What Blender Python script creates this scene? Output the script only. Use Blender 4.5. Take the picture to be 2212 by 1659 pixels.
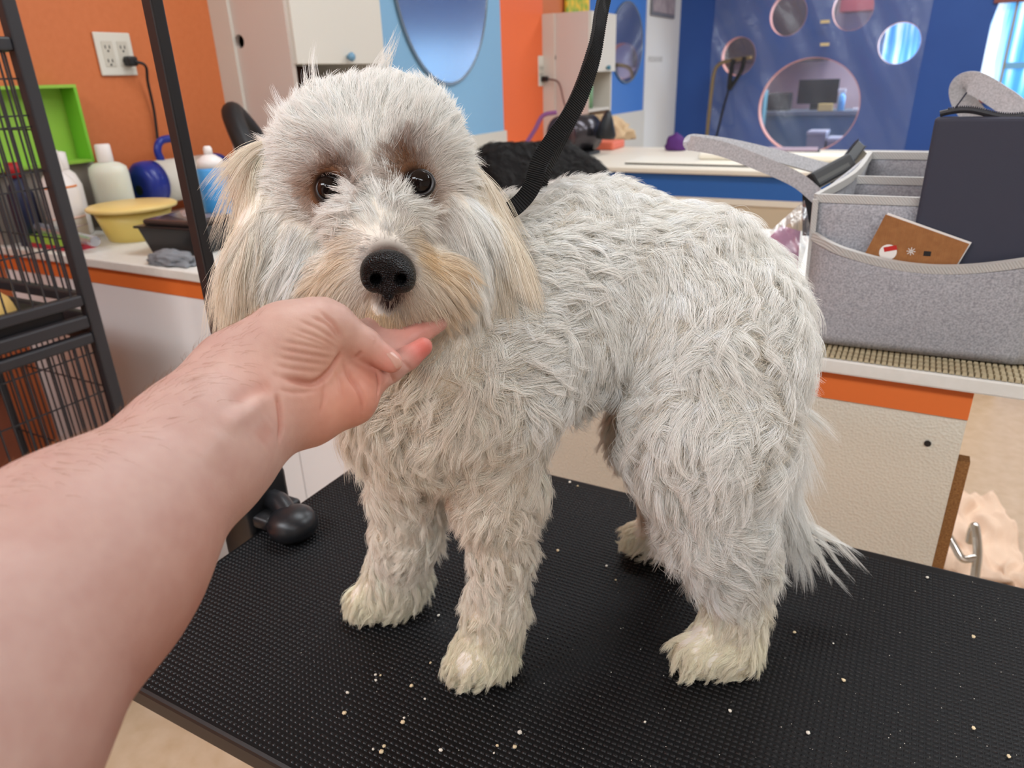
import bpy, bmesh, math, random
import numpy as np
from mathutils import Vector, Matrix

for o in list(bpy.data.objects):
    bpy.data.objects.remove(o, do_unlink=True)
SC = bpy.context.scene
COL = SC.collection
rng = np.random.default_rng(7)
random.seed(7)

# ------------------------------------------------------------------ camera
FPX, CX, CY = 1545.0, 1106.0, 829.5          # focal length and centre in pixels of the 2212 x 1659 frame
CAMZ = 1.26
ROT = np.array([[0.88011168, -0.1613387, 0.44651232],
                [0.47372943, 0.36056781, -0.80347451],
                [-0.03136644, 0.91867333, 0.39377083]])
cam_data = bpy.data.cameras.new('camera')
cam_data.sensor_width = 36.0
cam_data.lens = 36.0 * FPX / 2212.0
cam_data.clip_start = 0.02
cam_data.dof.use_dof = True
cam_data.dof.focus_distance = 0.50
cam_data.dof.aperture_fstop = 10.5
cam = bpy.data.objects.new('camera', cam_data)
COL.objects.link(cam)
M4 = Matrix(ROT.tolist()).to_4x4()
M4.translation = Vector((0, 0, CAMZ))
cam.matrix_world = M4
SC.camera = cam

# ------------------------------------------------------------------ world, exposure, lights
SC.view_settings.view_transform = 'Standard'
SC.view_settings.look = 'None'
SC.view_settings.gamma = 1.0
SC.view_settings.use_curve_mapping = False
SC.view_settings.exposure = 0.06
world = bpy.data.worlds.new('world')
SC.world = world
world.use_nodes = True
SC.cycles.max_bounces = 8
SC.cycles.transparent_max_bounces = 12
world.node_tree.nodes['Background'].inputs[0].default_value = (0.80, 0.88, 1.0, 1)
world.node_tree.nodes['Background'].inputs[1].default_value = 0.6


def area_light(name, loc, sx, sy, power, col=(1, 1, 1), rot=(0, 0, 0)):
    l = bpy.data.lights.new(name, 'AREA')
    l.shape = 'RECTANGLE'
    l.size, l.size_y = sx, sy
    l.energy = power
    l.color = col
    o = bpy.data.objects.new(name, l)
    o.location = loc
    o.rotation_euler = rot
    COL.objects.link(o)
    return o


CEIL = 2.75
LAMPS = [(-1.35, -1.0, 30), (-0.05, -1.3, 18), (1.2, -1.2, 24), (-0.60, 1.55, 12), (1.25, 1.75, 15), (-0.45, 3.4, 12), (1.2, 3.4, 14), (-0.4, 5.6, 15), (1.2, 5.6, 18), (-0.9, 8.3, 20), (1.0, 8.3, 20)]  # the back room pair is added to brighten that room
for i, (lx, ly, lp_) in enumerate(LAMPS):
    area_light('ceiling_lamp_light', (lx, ly, CEIL - 0.075), 1.15, 0.5, lp_, (0.925, 1.0, 1.07))
# daylight of the room behind the blue wall (its window)
area_light('window_daylight', (0.9, 9.1, 1.7), 2.6, 1.6, 110.0, (0.62, 0.83, 1.0), (math.radians(-90), 0, 0))

# ------------------------------------------------------------------ helpers


def ray_dir(u, v):
    r = np.array([(u - CX) / FPX, -(v - CY) / FPX, -1.0])
    return ROT @ r


def at(u, v, t):
    """world point seen at pixel (u, v) at camera depth t"""
    return ray_dir(u, v) * t + np.array([0, 0, CAMZ])


def onz(u, v, z):
    r = ray_dir(u, v)
    return r * ((z - CAMZ) / r[2]) + np.array([0, 0, CAMZ])


def onx(u, v, x):
    r = ray_dir(u, v)
    return r * (x / r[0]) + np.array([0, 0, CAMZ])


def ony(u, v, y):
    r = ray_dir(u, v)
    return r * (y / r[1]) + np.array([0, 0, CAMZ])


def srgb(r, g, b):
    def f(c):
        c /= 255.0
        return c / 12.92 if c <= 0.04045 else ((c + 0.055) / 1.055) ** 2.4
    return (f(r), f(g), f(b), 1.0)


def tag(o, label=None, cat=None, group=None, kind=None):
    if label: o['label'] = label
    if cat: o['category'] = cat
    if group: o['group'] = group
    if kind: o['kind'] = kind
    return o


def empty(name, loc=(0, 0, 0), rz=0.0, label=None, cat=None, group=None):
    o = bpy.data.objects.new(name, None)
    o.empty_display_size = 0.05
    o.location = loc
    o.rotation_euler = (0, 0, rz)
    COL.objects.link(o)
    return tag(o, label, cat, group)


MATS = {}


def mat(name, col, rough=0.5, metal=0.0, spec=0.5, noise=None, bump=None, trans=0.0, emit=None, alpha=1.0, coat=0.0, ior=1.45, sheen=0.0, sss=0.0):
    """procedural material. noise=(scale, second colour, contrast, detail); bump=(kind, scale, strength, distance)"""
    if name in MATS:
        return MATS[name]
    m = bpy.data.materials.new(name)
    m.use_nodes = True
    nt = m.node_tree
    b = nt.nodes['Principled BSDF']
    b.inputs['Base Color'].default_value = col
    b.inputs['Roughness'].default_value = rough
    b.inputs['Metallic'].default_value = metal
    b.inputs['Specular IOR Level'].default_value = spec
    b.inputs['IOR'].default_value = ior
    b.inputs['Transmission Weight'].default_value = trans
    b.inputs['Coat Weight'].default_value = coat
    b.inputs['Alpha'].default_value = alpha
    if sheen:
        b.inputs['Sheen Weight'].default_value = sheen
    if sss:
        b.inputs['Subsurface Weight'].default_value = sss
        b.inputs['Subsurface Radius'].default_value = (1.0, 0.4, 0.25)
        b.inputs['Subsurface Scale'].default_value = 0.004
    if emit:
        b.inputs['Emission Color'].default_value = emit[0]
        b.inputs['Emission Strength'].default_value = emit[1]
    tc = nt.nodes.new('ShaderNodeTexCoord')
    if noise:
        sc, c2, con, det = noise
        n = nt.nodes.new('ShaderNodeTexNoise')
        n.inputs['Scale'].default_value = sc
        n.inputs['Detail'].default_value = det
        nt.links.new(tc.outputs['Object'], n.inputs['Vector'])
        cr = nt.nodes.new('ShaderNodeValToRGB')
        cr.color_ramp.elements[0].position = 0.5 - con
        cr.color_ramp.elements[1].position = 0.5 + con
        cr.color_ramp.elements[0].color = col
        cr.color_ramp.elements[1].color = c2
        nt.links.new(n.outputs['Fac'], cr.inputs['Fac'])
        nt.links.new(cr.outputs['Color'], b.inputs['Base Color'])
    if bump:
        kind, sc, st, dist = bump
        if kind == 'noise':
            n = nt.nodes.new('ShaderNodeTexNoise'); n.inputs['Scale'].default_value = sc; n.inputs['Detail'].default_value = 4
            out = n.outputs['Fac']
        elif kind == 'voronoi':
            n = nt.nodes.new('ShaderNodeTexVoronoi'); n.inputs['Scale'].default_value = sc
            out = n.outputs['Distance']
        else:
            n = nt.nodes.new('ShaderNodeTexWave'); n.inputs['Scale'].default_value = sc; n.bands_direction = kind
            out = n.outputs['Fac']
        nt.links.new(tc.outputs['Object'], n.inputs['Vector'])
        bp = nt.nodes.new('ShaderNodeBump')
        bp.inputs['Strength'].default_value = st
        bp.inputs['Distance'].default_value = dist
        nt.links.new(out, bp.inputs['Height'])
        nt.links.new(bp.outputs['Normal'], b.inputs['Normal'])
    MATS[name] = m
    return m


def mesh_obj(name, verts, faces, material=None, parent=None, smooth=False):
    me = bpy.data.meshes.new(name)
    me.from_pydata([tuple(v) for v in verts], [], [tuple(f) for f in faces])
    me.update()
    if smooth:
        me.polygons.foreach_set('use_smooth', [True] * len(me.polygons))
    if material: me.materials.append(material)
    o = bpy.data.objects.new(name, me)
    COL.objects.link(o)
    if parent: o.parent = parent
    return o


class MB:
    """collects shapes in one bmesh; build() links them as one mesh object"""

    def __init__(s):
        s.bm = bmesh.new()

    def box(s, lo, hi, bevel=0.0, seg=2):
        lo = Vector(lo); hi = Vector(hi)
        r = bmesh.ops.create_cube(s.bm, size=1.0)
        vs = r['verts']
        for v in vs:
            v.co = Vector([(lo[i] + hi[i]) / 2 + v.co[i] * (hi[i] - lo[i]) for i in range(3)])
        if bevel:
            es = list({e for v in vs for e in v.link_edges})
            bmesh.ops.bevel(s.bm, geom=es, offset=bevel, segments=seg, affect='EDGES', profile=0.5)
        return s

    def obox(s, c, ax, ay, az, bevel=0.0):
        """oriented box: centre and three half-axis vectors"""
        c = Vector(c); ax = Vector(ax); ay = Vector(ay); az = Vector(az)
        r = bmesh.ops.create_cube(s.bm, size=2.0)
        for v in r['verts']:
            v.co = c + ax * v.co[0] + ay * v.co[1] + az * v.co[2]
        if bevel:
            es = list({e for v in r['verts'] for e in v.link_edges})
            bmesh.ops.bevel(s.bm, geom=es, offset=bevel, segments=2, affect='EDGES', profile=0.5)
        return s

    def lathe(s, prof, c=(0, 0, 0), seg=24, axis=(0, 0, 1), sx=1.0, sy=1.0):
        """prof: list of (radius, height)"""
        c = Vector(c)
        q = Vector((0, 0, 1)).rotation_difference(Vector(axis).normalized())
        rings = []
        for r, h in prof:
            ring = []
            for k in range(seg):
                a = 2 * math.pi * k / seg
                ring.append(s.bm.verts.new(c + q @ Vector((r * math.cos(a) * sx, r * math.sin(a) * sy, h))))
            rings.append(ring)
        for i in range(len(rings) - 1):
            for k in range(seg):
                s.bm.faces.new((rings[i][k], rings[i][(k + 1) % seg], rings[i + 1][(k + 1) % seg], rings[i + 1][k]))
        s.bm.faces.new(list(reversed(rings[0])))
        s.bm.faces.new(rings[-1])
        return s

    def tube(s, pts, r, seg=10, closed=False, flat=None):
        """tube along points; flat=(half width, half thickness, side vector) gives a strap"""
        pts = [Vector(p) for p in pts]
        n = len(pts)
        rings = []
        up = None
        for i in range(n):
            if closed:
                t = (pts[(i + 1) % n] - pts[i - 1]).normalized()
            else:
                t = (pts[min(i + 1, n - 1)] - pts[max(i - 1, 0)]).normalized()
            if up is None:
                up = Vector(flat[2]) if flat else (Vector((0, 0, 1)) if abs(t.z) < 0.9 else Vector((1, 0, 0)))
            elif flat and len(flat) > 3:
                up = Vector(flat[3][i])
            a = (up - t * up.dot(t)).normalized()
            b = t.cross(a)
            up = a
            ring = []
            rr = r[i] if hasattr(r, '__len__') else r
            if flat:
                w = flat[0]; h = flat[1][i] if hasattr(flat[1], "__len__") else flat[1]
                for (p, q) in ((w, h), (-w, h), (-w, -h), (w, -h)):
                    ring.append(s.bm.verts.new(pts[i] + a * p + b * q))
            else:
                for k in range(seg):
                    an = 2 * math.pi * k / seg
                    ring.append(s.bm.verts.new(pts[i] + (a * math.cos(an) + b * math.sin(an)) * rr))
            rings.append(ring)
        m = len(rings[0])
        for i in range(n if closed else n - 1):
            A, B = rings[i], rings[(i + 1) % n]
            for k in range(m):
                s.bm.faces.new((A[k], A[(k + 1) % m], B[(k + 1) % m], B[k]))
        if not closed:
            s.bm.faces.new(list(reversed(rings[0])))
            s.bm.faces.new(rings[-1])
        return s

    def build(s, name, material=None, parent=None, smooth=False, loc=None):
        bmesh.ops.recalc_face_normals(s.bm, faces=s.bm.faces)
        me = bpy.data.meshes.new(name)
        s.bm.to_mesh(me)
        s.bm.free()
        if smooth:
            me.polygons.foreach_set('use_smooth', [True] * len(me.polygons))
        if material: me.materials.append(material)
        o = bpy.data.objects.new(name, me)
        COL.objects.link(o)
        if parent: o.parent = parent
        if loc is not None: o.location = loc
        return o


def spline(pts, n=24):
    """Catmull-Rom through points"""
    P = np.array([np.array(p, float) for p in pts])
    P = np.vstack([2 * P[0] - P[1], P, 2 * P[-1] - P[-2]])
    out = []
    m = len(P) - 3
    for i in range(m):
        for k in range(n):
            t = k / n
            a, b, c, d = P[i], P[i + 1], P[i + 2], P[i + 3]
            out.append(0.5 * ((2 * b) + (-a + c) * t + (2 * a - 5 * b + 4 * c - d) * t * t + (-a + 3 * b - 3 * c + d) * t ** 3))
    out.append(P[-2])
    return out


def slab_with_holes(name, outline, holes, thick, material, origin, ex, ey, ez, parent=None):
    """flat board with holes: 2D curve filled and extruded, then turned to mesh. ex, ey in-plane axes, ez thickness axis"""
    cu = bpy.data.curves.new(name, 'CURVE')
    cu.dimensions = '2D'
    cu.fill_mode = 'BOTH'
    cu.extrude = thick / 2
    for lp in [outline] + holes:
        sp = cu.splines.new('POLY')
        sp.points.add(len(lp) - 1)
        for i, (x, y) in enumerate(lp):
            sp.points[i].co = (x, y, 0, 1)
        sp.use_cyclic_u = True
    tmp = bpy.data.objects.new('tmp', cu)
    COL.objects.link(tmp)
    dg = bpy.context.evaluated_depsgraph_get()
    me = bpy.data.meshes.new_from_object(tmp.evaluated_get(dg))
    bpy.data.objects.remove(tmp, do_unlink=True)
    m = Matrix((ex, ey, ez)).transposed().to_4x4()
    m.translation = Vector(origin)
    me.transform(m)
    me.name = name
    me.materials.clear()
    me.materials.append(material)
    o = bpy.data.objects.new(name, me)
    COL.objects.link(o)
    if parent: o.parent = parent
    return o


def circle(cx, cy, rx, ry=None, n=48):
    ry = ry or rx
    return [(cx + rx * math.cos(2 * math.pi * k / n), cy + ry * math.sin(2 * math.pi * k / n)) for k in range(n)]


# ---- implicit surfaces (smooth union of rounded cones and ellipsoids, meshed by surface nets)
class SDF:
    def __init__(s, lo, hi, h):
        s.lo = np.array(lo, float); s.h = h
        s.n = np.ceil((np.array(hi) - s.lo) / h).astype(int) + 1
        s.g = np.full(s.n, 1.0, np.float32)

    def _sub(s, lo, hi):
        a = np.clip(np.floor((lo - s.lo) / s.h).astype(int), 0, s.n - 1)
        b = np.clip(np.ceil((hi - s.lo) / s.h).astype(int) + 1, 1, s.n)
        ax = [(s.lo[i] + s.h * np.arange(a[i], b[i])).astype(np.float32) for i in range(3)]
        return tuple(slice(a[i], b[i]) for i in range(3)), ax[0][:, None, None], ax[1][None, :, None], ax[2][None, None, :]

    def _merge(s, sl, d, k, sub=False):
        g = s.g[sl]
        if sub:
            d = -d
            h = np.clip(0.5 - 0.5 * (g - d) / k, 0, 1)
            s.g[sl] = g + (d - g) * h + k * h * (1 - h)
        else:
            h = np.clip(0.5 + 0.5 * (g - d) / k, 0, 1)
            s.g[sl] = g + (d - g) * h - k * h * (1 - h)

    def cone(s, a, b, ra, rb, k=0.01, sub=False):
        a = np.array(a, float); b = np.array(b, float)
        m = max(ra, rb) + k * 1.6 + 3 * s.h
        sl, X, Y, Z = s._sub(np.minimum(a, b) - m, np.maximum(a, b) + m)
        if 0 in s.g[sl].shape: return
        ba = b - a
        L2 = max(float(ba @ ba), 1e-12)
        px, py, pz = X - a[0], Y - a[1], Z - a[2]
        t = np.clip((px * ba[0] + py * ba[1] + pz * ba[2]) / L2, 0, 1)
        d = np.sqrt((px - t * ba[0]) ** 2 + (py - t * ba[1]) ** 2 + (pz - t * ba[2]) ** 2) - (ra + (rb - ra) * t)
        s._merge(sl, d.astype(np.float32), k, sub)

    def ell(s, c, axes, r, k=0.01, sub=False):
        """axes: 3 orthonormal row vectors, r: 3 radii"""
        c = np.array(c, float); r = np.array(r, float); A = np.array(axes, float)
        ext = np.sqrt(((A * r[:, None]) ** 2).sum(0)) + k * 1.6 + 3 * s.h
        sl, X, Y, Z = s._sub(c - ext, c + ext)
        if 0 in s.g[sl].shape: return
        px, py, pz = X - c[0], Y - c[1], Z - c[2]
        q = [px * A[i, 0] + py * A[i, 1] + pz * A[i, 2] for i in range(3)]
        k0 = np.sqrt(sum((q[i] / r[i]) ** 2 for i in range(3)))
        k1 = np.sqrt(sum((q[i] / r[i] ** 2) ** 2 for i in range(3))) + 1e-9
        d = k0 * (k0 - 1) / k1
        s._merge(sl, d.astype(np.float32), k, sub)

    def mesh(s, smooth=2):
        g = s.g
        ins = g < 0
        c = np.zeros(tuple(s.n - 1), np.int8)
        for dx in (0, 1):
            for dy in (0, 1):
                for dz in (0, 1):
                    c += ins[dx:s.n[0] - 1 + dx, dy:s.n[1] - 1 + dy, dz:s.n[2] - 1 + dz]
        cells = np.argwhere((c > 0) & (c < 8))
        idx = np.full(tuple(s.n - 1), -1, np.int32)
        idx[tuple(cells.T)] = np.arange(len(cells))
        acc = np.zeros((len(cells), 3)); cnt = np.zeros(len(cells))
        corners = [(0, 0, 0), (1, 0, 0), (0, 1, 0), (1, 1, 0), (0, 0, 1), (1, 0, 1), (0, 1, 1), (1, 1, 1)]
        for i in range(8):
            for ax in range(3):
                if corners[i][ax]: continue
                o0 = np.array(corners[i]); o1 = o0.copy(); o1[ax] = 1
                v0 = g[tuple((cells + o0).T)]; v1 = g[tuple((cells + o1).T)]
                m = (v0 < 0) != (v1 < 0)
                t = np.where(m, v0 / np.where(m, v0 - v1, 1), 0)
                p = cells + o0 + t[:, None] * (o1 - o0)
                acc[m] += p[m]; cnt[m] += 1
        V = acc / cnt[:, None] * s.h + s.lo
        F = []
        for ax in range(3):
            a0 = [slice(0, None)] * 3; a1 = [slice(0, None)] * 3
            a0[ax] = slice(0, -1); a1[ax] = slice(1, None)
            i0, i1 = ins[tuple(a0)], ins[tuple(a1)]
            e = np.argwhere(i0 != i1)
            b1, b2 = (ax + 1) % 3, (ax + 2) % 3
            ok = (e[:, b1] > 0) & (e[:, b2] > 0) & (e[:, b1] < s.n[b1] - 1) & (e[:, b2] < s.n[b2] - 1)
            e = e[ok]
            flip = ins[tuple(e.T)]
            q = []
            for (d1, d2) in ((-1, -1), (0, -1), (0, 0), (-1, 0)):
                cc = e.copy(); cc[:, b1] += d1; cc[:, b2] += d2
                q.append(idx[tuple(cc.T)])
            q = np.stack(q, 1)
            q[~flip] = q[~flip][:, ::-1]
            F.append(q)
        F = np.vstack(F)
        F = F[(F >= 0).all(1)]
        for _ in range(smooth):
            V = laplace(V, F, 0.5)
        return V, F


def laplace(V, F, w=0.5):
    A = np.zeros_like(V); n = np.zeros(len(V))
    for i in range(4):
        a, b = F[:, i], F[:, (i + 1) % 4]
        for ax in range(3):
            A[:, ax] += np.bincount(a, V[b, ax], len(V)) + np.bincount(b, V[a, ax], len(V))
        n += np.bincount(a, minlength=len(V)) + np.bincount(b, minlength=len(V))
    return V + w * (A / np.maximum(n, 1)[:, None] - V)


def vnormals(V, F):
    fn = np.cross(V[F[:, 2]] - V[F[:, 0]], V[F[:, 3]] - V[F[:, 1]])
    N = np.zeros_like(V)
    for i in range(4):
        for ax in range(3):
            N[:, ax] += np.bincount(F[:, i], fn[:, ax], len(V))
    return N / (np.linalg.norm(N, axis=1)[:, None] + 1e-12), np.linalg.norm(fn, axis=1) / 2


def quick_mesh(name, V, F, material, parent=None, colors=None):
    me = bpy.data.meshes.new(name)
    me.vertices.add(len(V)); me.vertices.foreach_set('co', np.ascontiguousarray(V, np.float32).ravel())
    k = F.shape[1]
    me.loops.add(F.size); me.loops.foreach_set('vertex_index', np.ascontiguousarray(F, np.int32).ravel())
    me.polygons.add(len(F)); me.polygons.foreach_set('loop_start', np.arange(0, F.size, k, dtype=np.int32))
    me.polygons.foreach_set('loop_total', np.full(len(F), k, np.int32))
    me.update(calc_edges=True)
    me.polygons.foreach_set('use_smooth', np.ones(len(F), bool))
    if colors is not None:
        at_ = me.attributes.new('tint', 'FLOAT_COLOR', 'POINT')
        at_.data.foreach_set('color', np.ascontiguousarray(np.hstack([colors, np.ones((len(V), 1))]), np.float32).ravel())
    me.materials.append(material)
    o = bpy.data.objects.new(name, me)
    COL.objects.link(o)
    if parent: o.parent = parent
    return o


def hair_obj(name, P, R, Ccol, material, parent=None):
    """P: (n, k, 3) points, R: (k,) radius profile or (n, k), Ccol: (n, 3)"""
    n, k, _ = P.shape
    cu = bpy.data.hair_curves.new(name)
    cu.add_curves([k] * n)
    cu.position_data.foreach_set('vector', np.ascontiguousarray(P, np.float32).ravel())
    ra = cu.attributes.get('radius') or cu.attributes.new('radius', 'FLOAT', 'POINT')
    RR = np.broadcast_to(R, (n, k))
    ra.data.foreach_set('value', np.ascontiguousarray(RR, np.float32).ravel())
    ca = cu.attributes.new('tint', 'FLOAT_COLOR', 'CURVE')
    ca.data.foreach_set('color', np.ascontiguousarray(np.hstack([Ccol, np.ones((n, 1))]), np.float32).ravel())
    cu.materials.append(material)
    o = bpy.data.objects.new(name, cu)
    COL.objects.link(o)
    if parent: o.parent = parent
    o['kind'] = 'stuff'
    return o


def unit(v):
    v = np.asarray(v, float)
    return v / (np.linalg.norm(v, axis=-1, keepdims=True) + 1e-12)


# ------------------------------------------------------------------ materials
ORANGE = mat('orange_paint', srgb(212, 120, 70), 0.55, noise=(60, srgb(204, 112, 62), 0.3, 3))
ORANGE2 = mat('orange_paint_bright', srgb(240, 112, 60), 0.5)
LBLUE = mat('light_blue_paint', srgb(134, 180, 214), 0.5)
BLUE = mat('blue_paint', srgb(58, 116, 196), 0.5)
DBLUE = mat('deep_blue_paint', srgb(40, 80, 150), 0.55, noise=(3, srgb(34, 72, 140), 0.3, 3))
WHITE = mat('white_paint', srgb(232, 228, 222), 0.5)
CREAM = mat('cream_board', srgb(212, 198, 188), 0.5)
CREAM2 = mat('cream_trim', srgb(214, 207, 195), 0.5)
LAM = mat('white_laminate', srgb(232, 229, 222), 0.4, noise=(90, srgb(222, 219, 210), 0.35, 4))
PLAINW = mat('plain_white_panel', srgb(242, 241, 241), 0.45)
PEBBLE = mat('pebbled_panel', srgb(222, 219, 205), 0.38, bump=('voronoi', 250, 0.4, 0.003))
BLACK = mat('black_plastic', srgb(26, 26, 28), 0.4)
BLACKM = mat('black_metal', srgb(30, 29, 31), 0.38)
CAGEM = mat('cage_metal', srgb(46, 45, 48), 0.45)
CHROME = mat('chrome', (0.8, 0.78, 0.74, 1), 0.12, metal=1.0)
MIRROR = mat('mirror_glass', (0.82, 0.85, 0.88, 1), 0.06, metal=1.0)
DUSTY = mat('dusty_mirror_glass', (0.78, 0.84, 0.92, 1), 0.22, metal=1.0)
SALMON = mat('salmon_edge', srgb(226, 150, 132), 0.5)
FLOORM = mat('tan_linoleum', srgb(206, 178, 150), 0.42, noise=(26, srgb(190, 160, 128), 0.22, 8))
CEILM = mat('ceiling_white', srgb(238, 238, 236), 0.8)
PARTICLE = mat('raw_particleboard', srgb(120, 78, 40), 0.85, noise=(420, srgb(164, 118, 70), 0.2, 5))
DARK = mat('dark_inside', srgb(60, 32, 24), 0.8)

XL, YF = -2.1, 7.1
XR, YB, YB2 = 3.6, -2.6, 9.4


def struct(name, o, label=None):
    o.name = name
    o['kind'] = 'structure'
    return o


# floor, ceiling, walls
struct('floor', MB().box((XL - 0.1, YB, -0.06), (XR, YB2, 0)).build('floor', FLOORM))
struct('ceiling', MB().box((XL - 0.1, YB, CEIL), (XR, YB2, CEIL + 0.06)).build('ceiling', CEILM))
struct('wall_left', MB().box((XL - 0.1, YB, 0), (XL, YB2, CEIL)).build('wall_left', ORANGE))
struct('wall_right', MB().box((XR, YB, 0), (XR + 0.1, YB2, CEIL)).build('wall_right', WHITE))
struct('wall_back', MB().box((XL - 0.1, YB - 0.1, 0), (XR + 0.1, YB, CEIL)).build('wall_back', WHITE))

# painted boards along the left wall: light blue behind the first mirror, orange stripe, blue by the pillar
wl = [('trim_1', LBLUE, 2.30, 3.766, 0.985, CEIL, 0.012), ('trim_2', CREAM2, 2.30, 3.766, 0.0, 0.985, 0.03),
      ('trim_3', ORANGE2, 3.766, 4.30, 0.0, CEIL, 0.006), ('trim_4', BLUE, 4.70, 6.175, 0.975, CEIL, 0.012),
      ('trim_5', CREAM2, 4.70, 6.175, 0.0, 0.975, 0.03), ('trim_6', WHITE, 6.175, 7.1, 0.0, CEIL, 0.022)]
for nm, m_, y0, y1, z0, z1, th in wl:
    struct(nm, MB().box((XL, y0, z0), (XL + th, y1, z1)).build(nm, m_))

# far blue wall with the paw-print cut-outs (four toes, one pad) and a window opening at the right
paw = [circle(-1.535, 1.368, 0.148, 0.158), circle(-1.149, 1.674, 0.150, 0.163), circle(-0.651, 1.690, 0.155, 0.165),
       circle(-0.270, 1.415, 0.155, 0.155), circle(-0.905, 0.945, 0.415, 0.392, 72)]
win = [(0.335, 0.985), (0.335, 1.52), (0.36, 1.66), (1.62, 1.66), (1.62, 0.985)]
wf = slab_with_holes('wall_far', [(XL, 0), (XR, 0), (XR, CEIL), (XL, CEIL)], paw + [win], 0.10, DBLUE,
                     (0, YF + 0.05, 0), Vector((1, 0, 0)), Vector((0, 0, 1)), Vector((0, 1, 0)))
struct('wall_far', wf)
for i, lp in enumerate(paw):
    inner = [(p[0] * 0.985 + lp_c[0] * 0.015, p[1] * 0.985 + lp_c[1] * 0.015) for lp_c in [np.mean(lp, 0)] for p in lp]
    r_ = slab_with_holes('hole_rim', lp, [inner], 0.104, SALMON, (0, YF + 0.05, 0), Vector((1, 0, 0)), Vector((0, 0, 1)), Vector((0, 1, 0)), wf)

# the room behind the blue wall
struct('wall_behind', MB().box((XL, YB2, 0), (XR, YB2 + 0.1, CEIL)).build('wall_behind', mat('pink_wall', srgb(226, 196, 196), 0.6)))


def strip_glass():
    """sunlit window covered with blue film: bright sky glimpsed in vertical streaks"""
    m = bpy.data.materials.new('sunlit_blue_film')
    m.use_nodes = True
    nt = m.node_tree
    b = nt.nodes['Principled BSDF']
    tc = nt.nodes.new('ShaderNodeTexCoord')
    mp = nt.nodes.new('ShaderNodeMapping'); mp.inputs['Scale'].default_value = (7.0, 1.0, 0.35)
    n = nt.nodes.new('ShaderNodeTexNoise'); n.inputs['Scale'].default_value = 2.2; n.inputs['Detail'].default_value = 3
    cr = nt.nodes.new('ShaderNodeValToRGB')
    cr.color_ramp.elements[0].position = 0.40; cr.color_ramp.elements[0].color = srgb(62, 140, 205)
    cr.color_ramp.elements[1].position = 0.66; cr.color_ramp.elements[1].color = srgb(240, 250, 255)
    e = cr.color_ramp.elements.new(0.52); e.color = srgb(96, 178, 236)
    nt.links.new(tc.outputs['Object'], mp.inputs['Vector']); nt.links.new(mp.outputs['Vector'], n.inputs['Vector'])
    nt.links.new(n.outputs['Fac'], cr.inputs['Fac'])
    nt.links.new(cr.outputs['Color'], b.inputs['Emission Color'])
    nt.links.new(cr.outputs['Color'], b.inputs['Base Color'])
    b.inputs['Emission Strength'].default_value = 1.15
    b.inputs['Roughness'].default_value = 0.3
    return m


FILM = strip_glass()
for i, (x0, x1, z0, z1) in enumerate([(-0.50, 0.02, 1.05, 1.72), (0.28, 1.05, 0.90, 1.95), (1.12, 2.2, 0.90, 1.95)]):
    nm = 'window_%d' % (i + 1)
    w_ = struct(nm, MB().box((x0, 9.32, z0), (x1, 9.335, z1)).build(nm, FILM))
    fr = MB()
    for a, b in (((x0 - 0.04, z0 - 0.04), (x0, z1 + 0.04)), ((x1, z0 - 0.04), (x1 + 0.04, z1 + 0.04)), ((x0, z1), (x1, z1 + 0.04)), ((x0, z0 - 0.04), (x1, z0))):
        fr.box((a[0], 9.30, a[1]), (b[0], 9.345, b[1]))
    fr.build('window_frame', mat('blue_window_frame', srgb(90, 150, 200), 0.5), w_)

# window in the blue wall (bright blue film, mullion) facing the salon
w4 = struct('window_4', MB().box((0.335, YF + 0.05, 0.985), (1.62, YF + 0.06, 1.66)).build('window_4', FILM))
fr = MB()
fr.box((0.325, YF - 0.02, 0.96), (1.65, YF + 0.02, 0.985)); fr.box((0.325, YF - 0.02, 1.66), (1.65, YF + 0.02, 1.70))
fr.build('window_frame', mat('red_brown_frame', srgb(130, 70, 62), 0.5), w4)
MB().box((0.475, YF + 0.02, 0.985), (0.487, YF + 0.05, 1.66)).build('mullion', mat('tan_mullion', srgb(170, 140, 90), 0.5), w4)
MB().box((0.487, YF + 0.03, 1.20), (1.62, YF + 0.05, 1.245)).build('rail', mat('blue_window_rail', srgb(120, 180, 220), 0.5), w4)

# ceiling lamps (out of view above)
LAMPG = mat('lamp_diffuser', (1, 1, 1, 1), 0.5, emit=((0.95, 1.0, 1.04, 1), 3.0))
for i, (lx, ly, lp_) in enumerate(LAMPS):
    h = empty('ceiling_light', (lx, ly, CEIL), 0, 'white rectangular ceiling light panel overhead', 'ceiling light', 'ceiling light panels')
    fr = MB()
    for a, b in (((-0.62, -0.30), (0.62, -0.27)), ((-0.62, 0.27), (0.62, 0.30)), ((-0.62, -0.27), (-0.59, 0.27)), ((0.59, -0.27), (0.62, 0.27))):
        fr.box((a[0], a[1], -0.06), (b[0], b[1], 0))
    fr.build('frame', WHITE, h)
    MB().box((-0.59, -0.27, -0.055), (0.59, 0.27, -0.045)).build('diffuser', LAMPG, h)

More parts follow.
